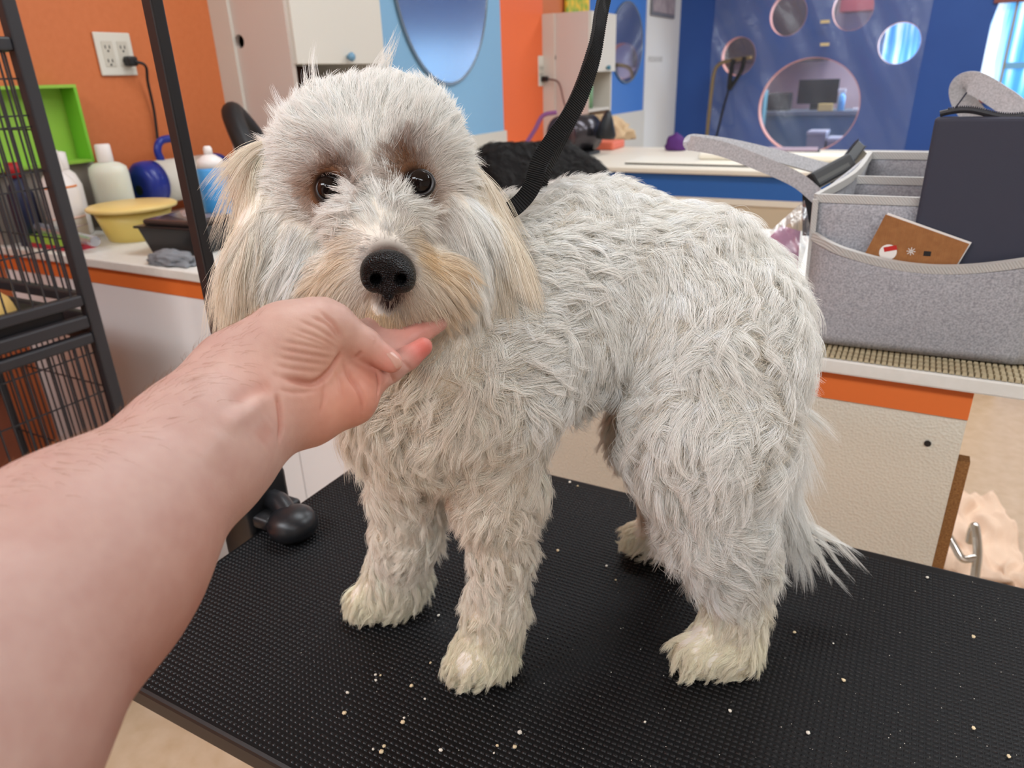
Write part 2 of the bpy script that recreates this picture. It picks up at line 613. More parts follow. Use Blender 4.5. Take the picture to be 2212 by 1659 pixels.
# ------------------------------------------------------------------ near counter (peninsula) with orange apron
CT = 0.90
ctr = empty('counter', (0, 1.3, 0), 0, 'long white-topped counter with orange apron behind the black table', 'counter')
ctr.location = (0, 0, 0)
MB().box((XL + 0.001, 0.985, CT - 0.021), (1.1, 1.84, CT), 0.003).build('worktop', LAM, ctr)
MB().box((XL + 0.001, 1.003, 0.835), (0.113, 1.02, CT - 0.0215)).build('apron', mat('orange_apron', srgb(226, 116, 54), 0.45), ctr)
ends = [XL, -1.11, -0.72]
for i, (a, b) in enumerate(((XL + 0.001, -1.1125), (-1.1095, -0.66))):
    MB().box((a, 1.006, 0.02), (b, 1.024, 0.8345), 0.0015).build('panel', PLAINW, ctr)
p3 = MB().box((-0.657, 1.006, 0.02), (0.113, 1.024, 0.8345), 0.001).build('panel', PEBBLE, ctr)
p3['label'] = 'pebbled off-white front panel'
MB().lathe([(0.0042, 0), (0.0042, 0.002)], (0.075, 1.0055, 0.792), 16, (0, -1, 0)).build('bolt_hole', BLACK, ctr)
MB().box((0.0935, 1.0245, 0.0), (0.113, 1.80, 0.8345)).build('end_panel', WHITE, ctr)
MB().box((0.1135, 1.026, 0.0), (0.130, 1.046, 0.765)).build('raw_edge', PARTICLE, ctr)
MB().box((0.55, 1.2, 0.0), (0.6, 1.75, CT - 0.022)).build('end_leg', WHITE, ctr)

# beige rubber grid liner on the worktop edge
ln = empty('shelf_liner', (0, 0, 0), 0, 'beige rubber grid liner along the counter edge under the felt caddy', 'shelf liner')
LINER = mat('beige_rubber', srgb(176, 162, 130), 0.6)
MB().box((-0.40, 0.992, CT + 0.0003), (0.62, 1.34, CT + 0.0018)).build('backing', mat('liner_backing', srgb(120, 104, 78), 0.7), ln)
V, F = [], []
for iy in range(22):
    for ix in range(146):
        x = -0.397 + ix * 0.00695; y = 0.9915 + iy * 0.0155
        w, d, z0, z1 = 0.0029, 0.0058, CT + 0.0010, CT + 0.0046
        b = len(V)
        V += [(x - w, y - d, z0), (x + w, y - d, z0), (x + w, y + d, z0), (x - w, y + d, z0),
              (x - w * .75, y - d * .8, z1), (x + w * .75, y - d * .8, z1), (x + w * .75, y + d * .8, z1), (x - w * .75, y + d * .8, z1)]
        F += [(b, b + 1, b + 5, b + 4), (b + 1, b + 2, b + 6, b + 5), (b + 2, b + 3, b + 7, b + 6), (b + 3, b, b + 4, b + 7), (b + 4, b + 5, b + 6, b + 7)]
o = mesh_obj('nubs', V, F, LINER, ln); o['kind'] = 'stuff'

# ------------------------------------------------------------------ wall cabinets on the left wall


def wall_cabinet(y0, y1, xf, zt, label, knobcol, hole, zdoor=1.32, door_y1=None):
    c = empty('wall_cabinet', (0, 0, 0), 0, label, 'cabinet')
    side = slab_with_holes('side_panel', [(XL, CT - 0.05), (xf, CT - 0.05), (xf, zt), (XL, zt)], [circle(hole[0], hole[1], 0.021, 0.021, 24)], 0.018, CREAM,
                           (0, y0 + 0.009, 0), Vector((1, 0, 0)), Vector((0, 0, 1)), Vector((0, 1, 0)), c)
    side['label'] = 'cream side panel with a round cable hole'
    MB().box((XL, y0 - 0.012, CT - 0.05), (XL + 0.085, y0 - 0.0005, zt)).build('edge_trim', CREAM2, c)
    MB().box((XL, y1 - 0.018, CT - 0.05), (xf - 0.004, y1, zt)).build('side_panel', CREAM2, c)
    MB().box((XL + 0.006, y0 + 0.019, zt - 0.018), (xf - 0.004, y1 - 0.0185, zt)).build('top_panel', CREAM2, c)
    MB().box((XL + 0.006, y0 + 0.019, zdoor + 0.004), (xf - 0.006, y1 - 0.0185, zdoor + 0.02)).build('shelf', CREAM2, c)
    MB().box((XL + 0.006, y0 + 0.019, 1.05), (xf - 0.01, y1 - 0.0185, 1.066)).build('shelf', CREAM2, c)
    MB().box((XL + 0.001, y0 + 0.019, CT - 0.05), (XL + 0.006, y1 - 0.0185, zt - 0.019)).build('back_panel', DARK, c)
    d = MB().box((xf - 0.0035, y0 + 0.012, zdoor), (xf + 0.015, y1 + 0.012, zt + 0.0), 0.002).build('door', CREAM2, c)
    MB().lathe([(0.006, 0), (0.006, 0.008), (0.013, 0.012), (0.015, 0.02), (0.011, 0.026)], (xf + 0.015, y0 + 0.255, zdoor + 0.022), 14, (1, 0, 0)).build('knob', knobcol, d, True)
    return c


KNOB = mat('blue_knob', srgb(110, 150, 176), 0.4)
wall_cabinet(1.85, 2.30, -1.785, 2.2, 'cream wall cabinet with blue knob left of the light blue panel', KNOB, (-1.998, 1.395))
wall_cabinet(4.30, 4.70, -1.80, 1.60, 'smaller far cream wall cabinet with open shelves by the orange stripe', mat('teal_knob', srgb(60, 120, 140), 0.4), (-2.03, 1.362), 1.275)

# mirrors


def mirror(yc, zc, ry, rz, label, mt):
    m_ = empty('oval_mirror', (XL + 0.012, yc, zc), 0, label, 'mirror')
    slab_with_holes('glass', circle(0, 0, ry, rz, 64), [], 0.006, mt, (0.0085, 0, 0), Vector((0, 1, 0)), Vector((0, 0, 1)), Vector((1, 0, 0)), m_)
    slab_with_holes('rim', circle(0, 0, ry * 1.02 + 0.004, rz * 1.015 + 0.004, 64), [circle(0, 0, ry * 0.995, rz * 0.995, 64)], 0.010, mat('mirror_rim', srgb(150, 156, 158), 0.25, metal=0.6), (0.008, 0, 0), Vector((0, 1, 0)), Vector((0, 0, 1)), Vector((1, 0, 0)), m_)
    return m_


mirror(3.215, 1.745, 0.40, 0.50, 'large hazy oval mirror on the light blue panel', DUSTY)
mirror(5.74, 1.475, 0.335, 0.275, 'smaller far oval mirror on the blue panel beside the white pillar', MIRROR)

# double power outlet on the near orange wall, plug and cord


def outlet(y, z, label, w=0.057, h=0.057):
    oo = empty('power_outlet', (XL + 0.002, y, z), 0, label, 'outlet')
    MB().box((0, -w, -h), (0.007, w, h), 0.003).build('cover_plate', mat('outlet_plastic', srgb(222, 218, 206), 0.4), oo)
    for s in (-1, 1):
        MB().box((0.0065, s * w * 0.42 - 0.017, -0.034), (0.0085, s * w * 0.42 + 0.017, 0.034), 0.0015).build('receptacle', mat('outlet_plastic2', srgb(206, 200, 186), 0.4), oo)
        for dz in (0.018, -0.018):
            sl = MB()
            sl.box((0.008, s * w * 0.42 - 0.008, dz - 0.004), (0.0092, s * w * 0.42 - 0.005, dz + 0.005))
            sl.box((0.008, s * w * 0.42 + 0.005, dz - 0.004), (0.0092, s * w * 0.42 + 0.008, dz + 0.005))
            sl.lathe([(0.003, 0), (0.003, 0.0012)], (0.008, s * w * 0.42, dz - 0.010), 10, (1, 0, 0))
            sl.build('slots', BLACK, oo)
    return oo


outlet(1.468, 1.358, 'white double power outlet on the near orange wall with a black plug')
pc = empty('appliance_cable', (0, 0, 0), 0, 'black power cord hanging from the near outlet to the blue dryer', 'cord')
MB().box((XL + 0.0115, 1.482, 1.325), (XL + 0.042, 1.512, 1.352), 0.006).build('plug', BLACK, pc)
MB().tube(spline([(XL + 0.04, 1.50, 1.338), (XL + 0.05, 1.525, 1.325), (XL + 0.03, 1.536, 1.28), (XL + 0.018, 1.545, 1.20), (XL + 0.016, 1.535, 1.10), (XL + 0.02, 1.52, 1.06)], 8), 0.0042, 8).build('cable', BLACK, pc, True)
o2 = outlet(4.262, 1.29, 'small far white outlet at the edge of the far cabinet', 0.035, 0.085)
pc = empty('appliance_cable', (0, 0, 0), 0, 'thin brown power cord drooping beside the far cabinet', 'cord')
MB().box((XL + 0.012, 4.25, 1.23), (XL + 0.05, 4.28, 1.26), 0.006).build('plug', BLACK, pc)
MB().tube(spline([(XL + 0.05, 4.27, 1.245), (XL + 0.12, 4.275, 1.22), (XL + 0.16, 4.27, 1.10), (XL + 0.22, 4.26, 0.98), (XL + 0.25, 4.24, 0.93)], 8), 0.005, 8).build('cable', mat('brown_cable', srgb(110, 76, 70), 0.5), pc, True)
# ------------------------------------------------------------------ black grooming table
TT = 0.75
TX0, TX1, TY0, TY1 = -0.65, 0.46, 0.267, 0.787
tb = empty('grooming_table', (0, 0, 0), 0, 'black grooming table with ribbed rubber top under the white dog', 'table')
RUB = mat('black_rubber', srgb(18, 18, 19), 0.5, spec=0.22, noise=(9, srgb(14, 14, 15), 0.3, 6))
MB().box((TX0, TY0, TT - 0.026), (TX1, TY1, TT - 0.0022), 0.004).build('table_board', mat('black_edge', srgb(24, 23, 23), 0.45), tb)
MB().box((TX0 + 0.004, TY0 + 0.004, TT - 0.004), (TX1 - 0.004, TY1 - 0.006, TT - 0.0014)).build('rubber_mat', RUB, tb)
pitch = 0.0052
nx = int((TX1 - TX0 - 0.012) / pitch); ny = int((TY1 - TY0 - 0.016) / pitch)
gx, gy = np.meshgrid(TX0 + 0.008 + np.arange(nx) * pitch, TY0 + 0.008 + np.arange(ny) * pitch, indexing='ij')
gx = gx + (np.arange(ny) % 2)[None, :] * 0.0
cx_, cy_ = gx.ravel(), gy.ravel()
base = [(-1, -1, 0), (1, -1, 0), (1, 1, 0), (-1, 1, 0), (-.62, -.62, .75), (.62, -.62, .75), (.62, .62, .75), (-.62, .62, .75), (0, 0, 1.0)]
q = np.array(base) * np.array([0.0023, 0.0012, 0.0013])
V = (np.stack([cx_, cy_, np.full_like(cx_, TT - 0.0015)], 1)[:, None, :] + q[None]).reshape(-1, 3)
tri = np.array([(0, 1, 5, 4), (1, 2, 6, 5), (2, 3, 7, 6), (3, 0, 4, 7), (4, 5, 8, 8), (5, 6, 8, 8), (6, 7, 8, 8), (7, 4, 8, 8)])
F4 = (np.arange(len(cx_))[:, None, None] * 9 + tri[None, :4]).reshape(-1, 4)
F3 = (np.arange(len(cx_))[:, None, None] * 9 + tri[None, 4:, :3]).reshape(-1, 3)
me = bpy.data.meshes.new('ribs')
me.from_pydata(V.tolist(), [], F4.tolist() + F3.tolist())
me.polygons.foreach_set('use_smooth', [True] * len(me.polygons))
me.materials.append(mat('black_rubber_ribs', srgb(22, 22, 24), 0.36, spec=0.35))
o = bpy.data.objects.new('ribs', me); COL.objects.link(o); o.parent = tb; o['kind'] = 'stuff'
for lx in (-0.372, 0.30):
    for ly in (0.30, 0.75):
        MB().box((lx - 0.013, ly - 0.013, 0.0), (lx + 0.013, ly + 0.013, TT - 0.0265)).build('leg', BLACKM, tb)
for lx in (-0.372, 0.30):
    MB().box((lx - 0.01, 0.3135, 0.25), (lx + 0.01, 0.7365, 0.27)).build('crossbar', BLACKM, tb)
MB().lathe([(0.004, 0), (0.004, 0.0015), (0.002, 0.002)], (-0.585, TY0 - 0.0003, TT - 0.014), 12, (0, -1, 0)).build('screw', BLACK, tb)

# ------------------------------------------------------------------ grooming arm (pole + clamp) and loop
ga = empty('grooming_post', (-0.682, 0.53, TT), 0, 'black square steel grooming arm clamped to the left table edge', 'grooming arm')
PX, PY = -0.682, 0.53
hang = at(1345, -190, 0.68)
PT = hang[2] + 0.02
MB().box((PX - 0.0074, PY - 0.0074, 0.70), (PX + 0.0074, PY + 0.0074, PT), 0.002).build('pole', BLACKM, ga).matrix_parent_inverse = Matrix.Translation((0.682, -0.53, -TT))
dv = Vector((hang[0] - PX, hang[1] - PY, 0)); L_ = dv.length; dv.normalize()
def_gai = Matrix.Translation((0.682, -0.53, -TT))
o = MB().obox(Vector((PX, PY, PT)) + dv * (L_ / 2), dv * (L_ / 2 + 0.02), Vector((-dv.y, dv.x, 0)) * 0.0095, Vector((0, 0, 0.0095)), 0.002).build('top_bar', BLACKM, ga); o.matrix_parent_inverse = def_gai
cl = MB()
cl.box((-0.712, 0.495, 0.690), (-0.6515, 0.565, 0.812), 0.008)
cl.box((-0.70, 0.50, 0.752), (-0.628, 0.56, 0.770), 0.005)
cl.box((-0.70, 0.50, 0.690), (-0.60, 0.56, 0.7215), 0.005)
o = cl.build('clamp', BLACK, ga, True); o.matrix_parent_inverse = def_gai
o = MB().lathe([(0.012, 0.0), (0.024, 0.002), (0.030, 0.010), (0.0305, 0.018), (0.026, 0.028), (0.016, 0.034), (0.004, 0.0355)], (-0.600, 0.515, TT + 0.0005), 32).build('knob', mat('black_gloss_knob', srgb(28, 29, 32), 0.35), ga, True); o.matrix_parent_inverse = def_gai
o = MB().tube(spline([(-0.66, 0.535, 0.775), (-0.635, 0.53, 0.779), (-0.610, 0.52, 0.772)], 6), 0.013, 12).build('clamp_neck', mat('black_gloss_knob', srgb(28, 29, 32), 0.35), ga, True); o.matrix_parent_inverse = def_gai
o = MB().lathe([(0.010, -0.02), (0.020, -0.018), (0.021, 0.018), (0.012, 0.02)], (-0.690, 0.462, 0.775), 18, (0.2, 1, 0.1)).build('thumb_screw', BLACK, ga, True); o.matrix_parent_inverse = def_gai

WEB = mat('black_webbing', srgb(11, 11, 12), 0.5, spec=0.35)
lead = empty('grooming_loop', tuple(hang), 0, 'black ribbed webbing loop hanging from above to the white dog’s neck', 'lead')
inv = Matrix.Translation(-Vector(hang))
camR, camU, camF = ROT[:, 0], ROT[:, 1], -ROT[:, 2]


def strap(pix, wid, per=5, ribs=True, blend=None, name='strap', material=None, parent=None, th=0.0011, pm=None):
    pts = [at(*p) for p in pix]
    sp = np.array(spline(pts, 60))
    # even spacing
    s_ = np.concatenate([[0], np.cumsum(np.linalg.norm(np.diff(sp, axis=0), axis=1))])
    step = 0.0021 / 4
    n = int(s_[-1] / step)
    ss = np.linspace(0, s_[-1], n)
    sp = np.stack([np.interp(ss, s_, sp[:, i]) for i in range(3)], 1)
    ups = []
    for i in range(n):
        t = unit(sp[min(i + 1, n - 1)] - sp[max(i - 1, 0)])
        view = unit(sp[i] - np.array([0, 0, CAMZ]))
        w = np.cross(t, view)
        f = i / (n - 1)
        a = blend(f) if blend else 0.0
        ups.append(Vector(unit(np.cos(a) * unit(w) + np.sin(a) * view)))
    hh = [th * (1 + (0.75 if (k // 2) % 2 else 0.0)) if ribs else th for k in range(n)]
    o = MB().tube([Vector(p) for p in sp], 0, flat=(wid / 2, hh, ups[0], ups)).build(name, material or WEB, parent)
    if pm is not None: o.matrix_parent_inverse = pm
    return o


strap([(1345, -190, 0.68), (1302, 0, 0.63), (1287, 80, 0.61), (1262, 175, 0.60), (1232, 245, 0.59), (1195, 300, 0.58), (1165, 350, 0.57), (1148, 405, 0.56), (1115, 445, 0.555), (1075, 465, 0.56), (1020, 480, 0.575), (960, 500, 0.60)],
      0.0135, blend=lambda f: 1.2 if f < 0.42 else max(0.0, 1.2 - (f - 0.42) / 0.22 * 1.2), parent=lead, pm=inv)
strap([(1352, -190, 0.683), (1308, 0, 0.634), (1288, 120, 0.625), (1262, 205, 0.62), (1232, 268, 0.615), (1205, 320, 0.61), (1180, 375, 0.61), (1160, 440, 0.615), (1130, 480, 0.63)],
      0.0125, blend=lambda f: 1.15, name='return_strap', parent=lead, pm=inv)

# ------------------------------------------------------------------ crumbs on the mat
CR = [mat('crumb_white', srgb(232, 226, 212), 0.8), mat('crumb_tan', srgb(228, 208, 170), 0.8)]
crumb_px = [(811, 1458), (822, 1459), (751, 1497), (889, 1482), (812, 1470), (870, 1561), (873, 1551), (830, 1612), (806, 1619), (824, 1625), (952, 1621), (1074, 1611), (1067, 1627), (1112, 1614), (1123, 1583), (930, 1432), (918, 1510), (744, 1541), (1577, 1536), (1716, 1366), (2003, 1248), (2103, 1574), (1745, 1584), (2103, 1376), (1800, 1390), (2179, 1635), (1170, 1040), (1248, 1050), (1231, 1042), (1205, 1190), (1310, 1223), (1330, 1253), (1393, 1560), (1822, 1470), (947, 1330)]
crumb_me = []
for k in range(4):
    bm = bmesh.new()
    bmesh.ops.create_icosphere(bm, subdivisions=1, radius=1.0)
    for v in bm.verts:
        v.co = Vector([c * (0.75 + 0.5 * random.random()) for c in v.co])
    me = bpy.data.meshes.new('crumb'); bm.to_mesh(me); bm.free()
    me.materials.append(CR[k % 2] if k else CR[0])
    crumb_me.append(me)
for k, (u, v) in enumerate(crumb_px):
    p = onz(u, v, TT)
    r = random.uniform(0.0011, 0.0021)
    o = bpy.data.objects.new('crumb', crumb_me[k % 4])
    o.scale = (r, r * random.uniform(0.7, 1.2), r * 0.7)
    o.rotation_euler = (0, 0, random.random() * 6)
    o.location = (p[0], p[1], TT - 0.0003 + r * 0.45)
    COL.objects.link(o)
    tag(o, 'tiny pale treat crumb lying on the black ribbed table mat', 'crumb', 'treat crumbs on the table')
V, F = [], []
for k in range(170):
    u, v = random.uniform(650, 2200), random.uniform(1250, 1659)
    p = onz(u, v, TT - 0.0002); s_ = random.uniform(0.0003, 0.0007)
    if not (TX0 < p[0] < TX1 and TY0 < p[1] < TY1): continue
    b = len(V); a = random.random() * 6
    V += [(p[0] + s_ * math.cos(a + t), p[1] + s_ * math.sin(a + t), p[2]) for t in (0, 2.1, 4.2)] + [(p[0], p[1], p[2] + s_)]
    F += [(b, b + 1, b + 3), (b + 1, b + 2, b + 3), (b + 2, b, b + 3)]
o = mesh_obj('dust_specks', V, F, CR[0]); tag(o, 'fine white dust specks scattered over the black table mat', 'dust', kind='stuff')

# ------------------------------------------------------------------ grey felt caddy
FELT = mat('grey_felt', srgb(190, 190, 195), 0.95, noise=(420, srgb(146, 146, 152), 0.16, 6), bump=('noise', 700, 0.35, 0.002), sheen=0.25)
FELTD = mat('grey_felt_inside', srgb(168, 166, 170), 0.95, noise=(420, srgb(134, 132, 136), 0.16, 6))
BIND = mat('grey_binding', srgb(192, 190, 186), 0.8, bump=('DIAGONAL', 160, 0.4, 0.001))
cad = empty('felt_caddy', (0, 0, 0), 0, 'grey felt storage caddy on the counter right of the white dog', 'caddy')
CB = CT + 0.0075


def panel(name, bot, top, th, material, parent, rows=8, bulge=None):
    n = len(bot); V = []; F = []
    for r in range(rows + 1):
        t = r / rows
        for i in range(n):
            p = np.array(bot[i]) * (1 - t) + np.array(top[i]) * t
            if bulge is not None:
                p = p + np.array(bulge) * math.sin(math.pi * min(1, t * 0.9 + 0.05)) * math.sin(math.pi * i / (n - 1))
            V.append(p)
    for r in range(rows):
        for i in range(n - 1):
            F.append((r * n + i, r * n + i + 1, (r + 1) * n + i + 1, (r + 1) * n + i))
    o = mesh_obj(name, V, F, material, parent, True)
    m = o.modifiers.new('thick', 'SOLIDIFY'); m.thickness = th; m.offset = 0
    return o


def lin(a, b, n):
    return [np.array(a) + (np.array(b) - np.array(a)) * i / (n - 1) for i in range(n)]


A0, B0 = (-0.100, 1.040, CB), (0.163, 1.052, CB)
A1, B1 = (-0.108, 1.040, 1.104), (0.160, 1.052, 1.104)
C0, D0 = (-0.085, 1.262, CB), (0.19, 1.272, CB)
C1, D1 = (-0.062, 1.250, 1.138), (0.195, 1.264, 1.138)
panel('front_wall', lin(A0, B0, 8), lin(A1, B1, 8), 0.0035, FELT, cad)
panel('side_wall', lin(A0, C0, 8), lin(A1, C1, 8), 0.0035, FELT, cad, bulge=(0.012, 0, 0))
panel('side_wall', lin(B0, D0, 8), lin(B1, D1, 8), 0.0035, FELT, cad)
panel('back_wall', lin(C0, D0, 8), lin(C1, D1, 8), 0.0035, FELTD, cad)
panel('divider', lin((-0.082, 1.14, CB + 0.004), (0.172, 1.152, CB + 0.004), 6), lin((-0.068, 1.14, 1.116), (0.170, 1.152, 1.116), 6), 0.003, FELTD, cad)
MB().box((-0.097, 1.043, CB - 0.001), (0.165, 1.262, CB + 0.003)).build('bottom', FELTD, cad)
# front pocket with a sagging bound top edge
nb = 16
ptop, pbot = [], []
for i in range(nb):
    t = i / (nb - 1)
    x = -0.104 + 0.267 * t
    y = 1.034 + 0.012 * t
    e_ = min(1.0, t / 0.14, (1 - t) / 0.06) ** 0.6
    ptop.append((x, y * (1 - e_) + 1.008 * e_, 1.055 - 0.026 * math.sin(math.pi * t) + 0.0 * t))
    pbot.append((x + 0.003, 1.0325 + 0.012 * t - 0.008 * e_, CB))
panel('front_pocket', pbot, ptop, 0.0035, FELT, cad, 10, bulge=(0, -0.005, 0))


def binding(pts, name='binding', w=0.0052, th=0.0032, par=None):
    sp = [Vector(p) for p in spline(pts, 4)]
    return MB().tube(sp, 0, flat=(w, th, (0, 0, 1))).build(name, BIND, par or cad)


binding([(p[0], p[1] - 0.0003, p[2] - 0.003) for p in ptop])
binding(lin(np.array(A1) + (0, 0, -0.003), np.array(B1) + (0, 0, -0.003), 6))
binding([np.array(A1) + (0, 0, -0.003), np.array(A1) * 0.5 + np.array(C1) * 0.5 + (0.012, 0, -0.003), np.array(C1) + (0, 0, -0.003)])
binding(lin(np.array(C1) + (0, 0, -0.003), np.array(D1) + (0, 0, -0.003), 6))
binding(lin((-0.068, 1.14, 1.113), (0.170, 1.152, 1.113), 6))
MB().tube([Vector(p) for p in lin((-0.100, 1.035, CB + 0.002), (0.163, 1.0475, CB + 0.002), 4)], 0, flat=(0.003, 0.0028, (0, 0, 1))).build('base_seam', BIND, cad)
MB().tube([Vector(p) for p in lin((0.1632, 1.0468, CB), (0.160, 1.0462, 1.05), 6)], 0, flat=(0.004, 0.0028, (1, 0.2, 0))).build('corner_seam', BIND, cad)
MB().tube([Vector(p) for p in lin((-0.1015, 1.036, CB), (-0.108, 1.036, 1.10), 6)], 0, flat=(0.0035, 0.003, (1, 0.2, 0))).build('corner_seam', BIND, cad)

# two felt handles
FELTH = mat('grey_felt_strap', srgb(200, 199, 202), 0.95, noise=(420, srgb(168, 168, 171), 0.16, 6), bump=('noise', 700, 0.3, 0.002), sheen=0.3)
strap([(1770, 428, 1.03), (1720, 388, 1.03), (1640, 352, 1.04), (1560, 322, 1.055), (1505, 311, 1.07), (1491, 309, 1.09), (1505, 305, 1.11), (1580, 315, 1.13), (1680, 338, 1.15), (1770, 362, 1.17), (1850, 378, 1.19)], 0.021, ribs=False, name='handle', material=FELTH, parent=cad, th=0.0022, blend=lambda f: 0.0 if f < .42 else (0.55))
strap([(2250, 330, 1.03), (2200, 245, 1.05), (2150, 205, 1.07), (2105, 180, 1.09), (2078, 185, 1.11), (2080, 215, 1.125), (2105, 250, 1.13), (2140, 285, 1.13), (2180, 330, 1.13)], 0.032, ribs=False, name='handle', material=FELTH, parent=cad, th=0.0022, blend=lambda f: 0.15)

# charcoal zip pouch standing in the caddy pocket
zp = empty('zip_pouch', (0, 0, 0), 0, 'charcoal zippered pouch standing upright in the felt caddy', 'pouch')
NAVY = mat('charcoal_cloth', srgb(56, 58, 72), 0.75, bump=('noise', 900, 0.2, 0.001))
pl = ony(1972, 540, 1.028); ptl = ony(2025, 252, 1.028)
zx0, zz1 = float(pl[0]) - 0.003, float(ptl[2])
MB().box((zx0, 1.0225, 1.002), (zx0 + 0.142, 1.0355, zz1), 0.005, 3).build('pouch_body', NAVY, zp)
MB().tube([Vector((zx0 + 0.004 + 0.134 * t, 1.030, zz1 + 0.003 + 0.004 * math.sin(t * 9))) for t in np.linspace(0, 1, 30)], 0.0035, 8).build('zipper', mat('zipper_black', srgb(38, 38, 44), 0.5), zp)
V, F = [], []
for i in range(58):
    x = zx0 + 0.012 + i * 0.0022; z = zz1 + 0.0065 + 0.004 * math.sin((x - zx0 - 0.004) / 0.134 * 9)
    b = len(V)
    for dx, dz in ((-0.0006, 0), (0.0006, 0), (0.0006, 0.0014), (-0.0006, 0.0014)):
        V.append((x + dx, 1.0275, z + dz))
    for dx, dz in ((-0.0006, 0), (0.0006, 0), (0.0006, 0.0014), (-0.0006, 0.0014)):
        V.append((x + dx, 1.0325, z + dz))
    F += [(b, b + 1, b + 2, b + 3), (b + 4, b + 7, b + 6, b + 5), (b, b + 4, b + 5, b + 1), (b + 1, b + 5, b + 6, b + 2), (b + 2, b + 6, b + 7, b + 3), (b + 3, b + 7, b + 4, b)]
o = mesh_obj('zipper_teeth', V, F, mat('zip_teeth', srgb(70, 70, 78), 0.35, metal=0.5), zp); o['kind'] = 'stuff'
MB().tube([Vector((zx0 + 0.016, 1.029, zz1 + 0.004)), Vector((zx0 + 0.022, 1.029, zz1 + 0.016)), Vector((zx0 + 0.027, 1.029, zz1 + 0.026))], 0.0009, 6).build('zip_pull', NAVY, zp)

# kraft card leaning in the pocket
kc = empty('greeting_card', (0, 0, 0), 0, 'brown kraft greeting card with white edge tucked in the felt caddy pocket', 'card')
YC = 1.0160
c_tl, c_tr, c_bl = ony(1913, 463, YC), ony(2094, 527, YC), ony(1878, 527, YC)
ex = unit(c_tr - c_tl); ey = unit(np.cross(np.array([0, 1, 0]), ex)); ey = ey if ey[2] < 0 else -ey
wd = np.linalg.norm(c_tr - c_tl)
cc = c_tl + ex * wd / 2 + ey * 0.032
KRAFT = mat('kraft_paper', srgb(164, 112, 66), 0.8, noise=(160, srgb(146, 96, 54), 0.25, 4), bump=('X', 130, 0.25, 0.001))
MB().obox(cc, ex * wd / 2, ey * 0.032, np.array([0, 0.0006, 0])).build('front_sheet', KRAFT, kc)
MB().obox(cc - ey * 0.0022 + ex * 0.0015 + np.array([0, 0.0020, 0]), ex * wd / 2, ey * 0.032, np.array([0, 0.0008, 0])).build('inner_sheet', mat('card_white', srgb(236, 234, 230), 0.7), kc)
pr = ony(1918, 545, YC - 0.0009)
o = slab_with_holes('printed_ornament', circle(0, 0, 0.010, 0.010, 24), [], 0.0004, mat('print_white', srgb(236, 232, 226), 0.7), pr, Vector((1, 0, 0)), Vector((0, 0, 1)), Vector((0, 1, 0)), kc)
o = MB().obox(pr + np.array([0.002, -0.0004, 0.005]), np.array([0.007, 0, 0.002]), np.array([-0.001, 0, 0.0028]), np.array([0, 0.0001, 0])).build('printed_ornament_stripe', mat('print_red', srgb(190, 40, 34), 0.7), kc)
st = MB(); ps = ony(1968, 543, YC - 0.0009)
for k in range(4):
    a = k * math.pi / 4
    st.obox(ps, np.array([math.cos(a), 0, math.sin(a)]) * 0.005, np.array([-math.sin(a), 0, math.cos(a)]) * 0.0004, np.array([0, 0.0001, 0]))
st.build('printed_star', MATS['print_white'], kc)
pb = ony(2003, 548, YC - 0.0009)
MB().obox(pb, np.array([0.004, 0, 0]), np.array([0, 0, 0.003]), np.array([0, 0.0001, 0])).build('printed_dot', BLACK, kc)

# black brush and clipper standing in the rear compartments
br = empty('slicker_brush', (0, 0, 0), 0, 'black handled brush sticking up from the rear of the felt caddy', 'brush')
a_, b_ = at(1795, 392, 1.17), at(1858, 312, 1.20)
ax = unit(b_ - a_); sd = unit(np.cross(ax, camF)); ln_ = np.linalg.norm(b_ - a_) / 2
MB().obox((a_ + b_) / 2, ax * ln_, sd * 0.009, unit(np.cross(ax, sd)) * 0.005, 0.002).build('handle', BLACK, br)
MB().obox((a_ + b_) / 2 - sd * 0.0145, ax * ln_ * 0.8, sd * 0.0055, unit(np.cross(ax, sd)) * 0.005).build('bristles', mat('bristle_grey', srgb(120, 112, 98), 0.8, bump=('noise', 900, 1.0, 0.003)), br)
cp = empty('hair_clipper', (0, 0, 0), 0, 'black clipper handle lying across the corner of the felt caddy', 'clipper')
a_, b_ = at(1748, 398, 1.055), at(1832, 352, 1.10)
ax = unit(b_ - a_); sd = unit(np.cross(ax, camF)); ln_ = np.linalg.norm(b_ - a_) / 2
MB().obox((a_ + b_) / 2, ax * ln_, sd * 0.013, unit(np.cross(ax, sd)) * 0.012, 0.004).build('body', BLACK, cp)
MB().obox((a_ + b_) / 2 - sd * 0.003 - camF * 0.0125, ax * ln_ * 0.8, sd * 0.003, camF * 0.001).build('slot', mat('clipper_slot', srgb(70, 70, 66), 0.5), cp)
MB().obox(at(1748, 455, 1.045), camU * 0.034, camR * 0.0065, camF * 0.004, 0.002).build('tail_strap', BLACK, cp)

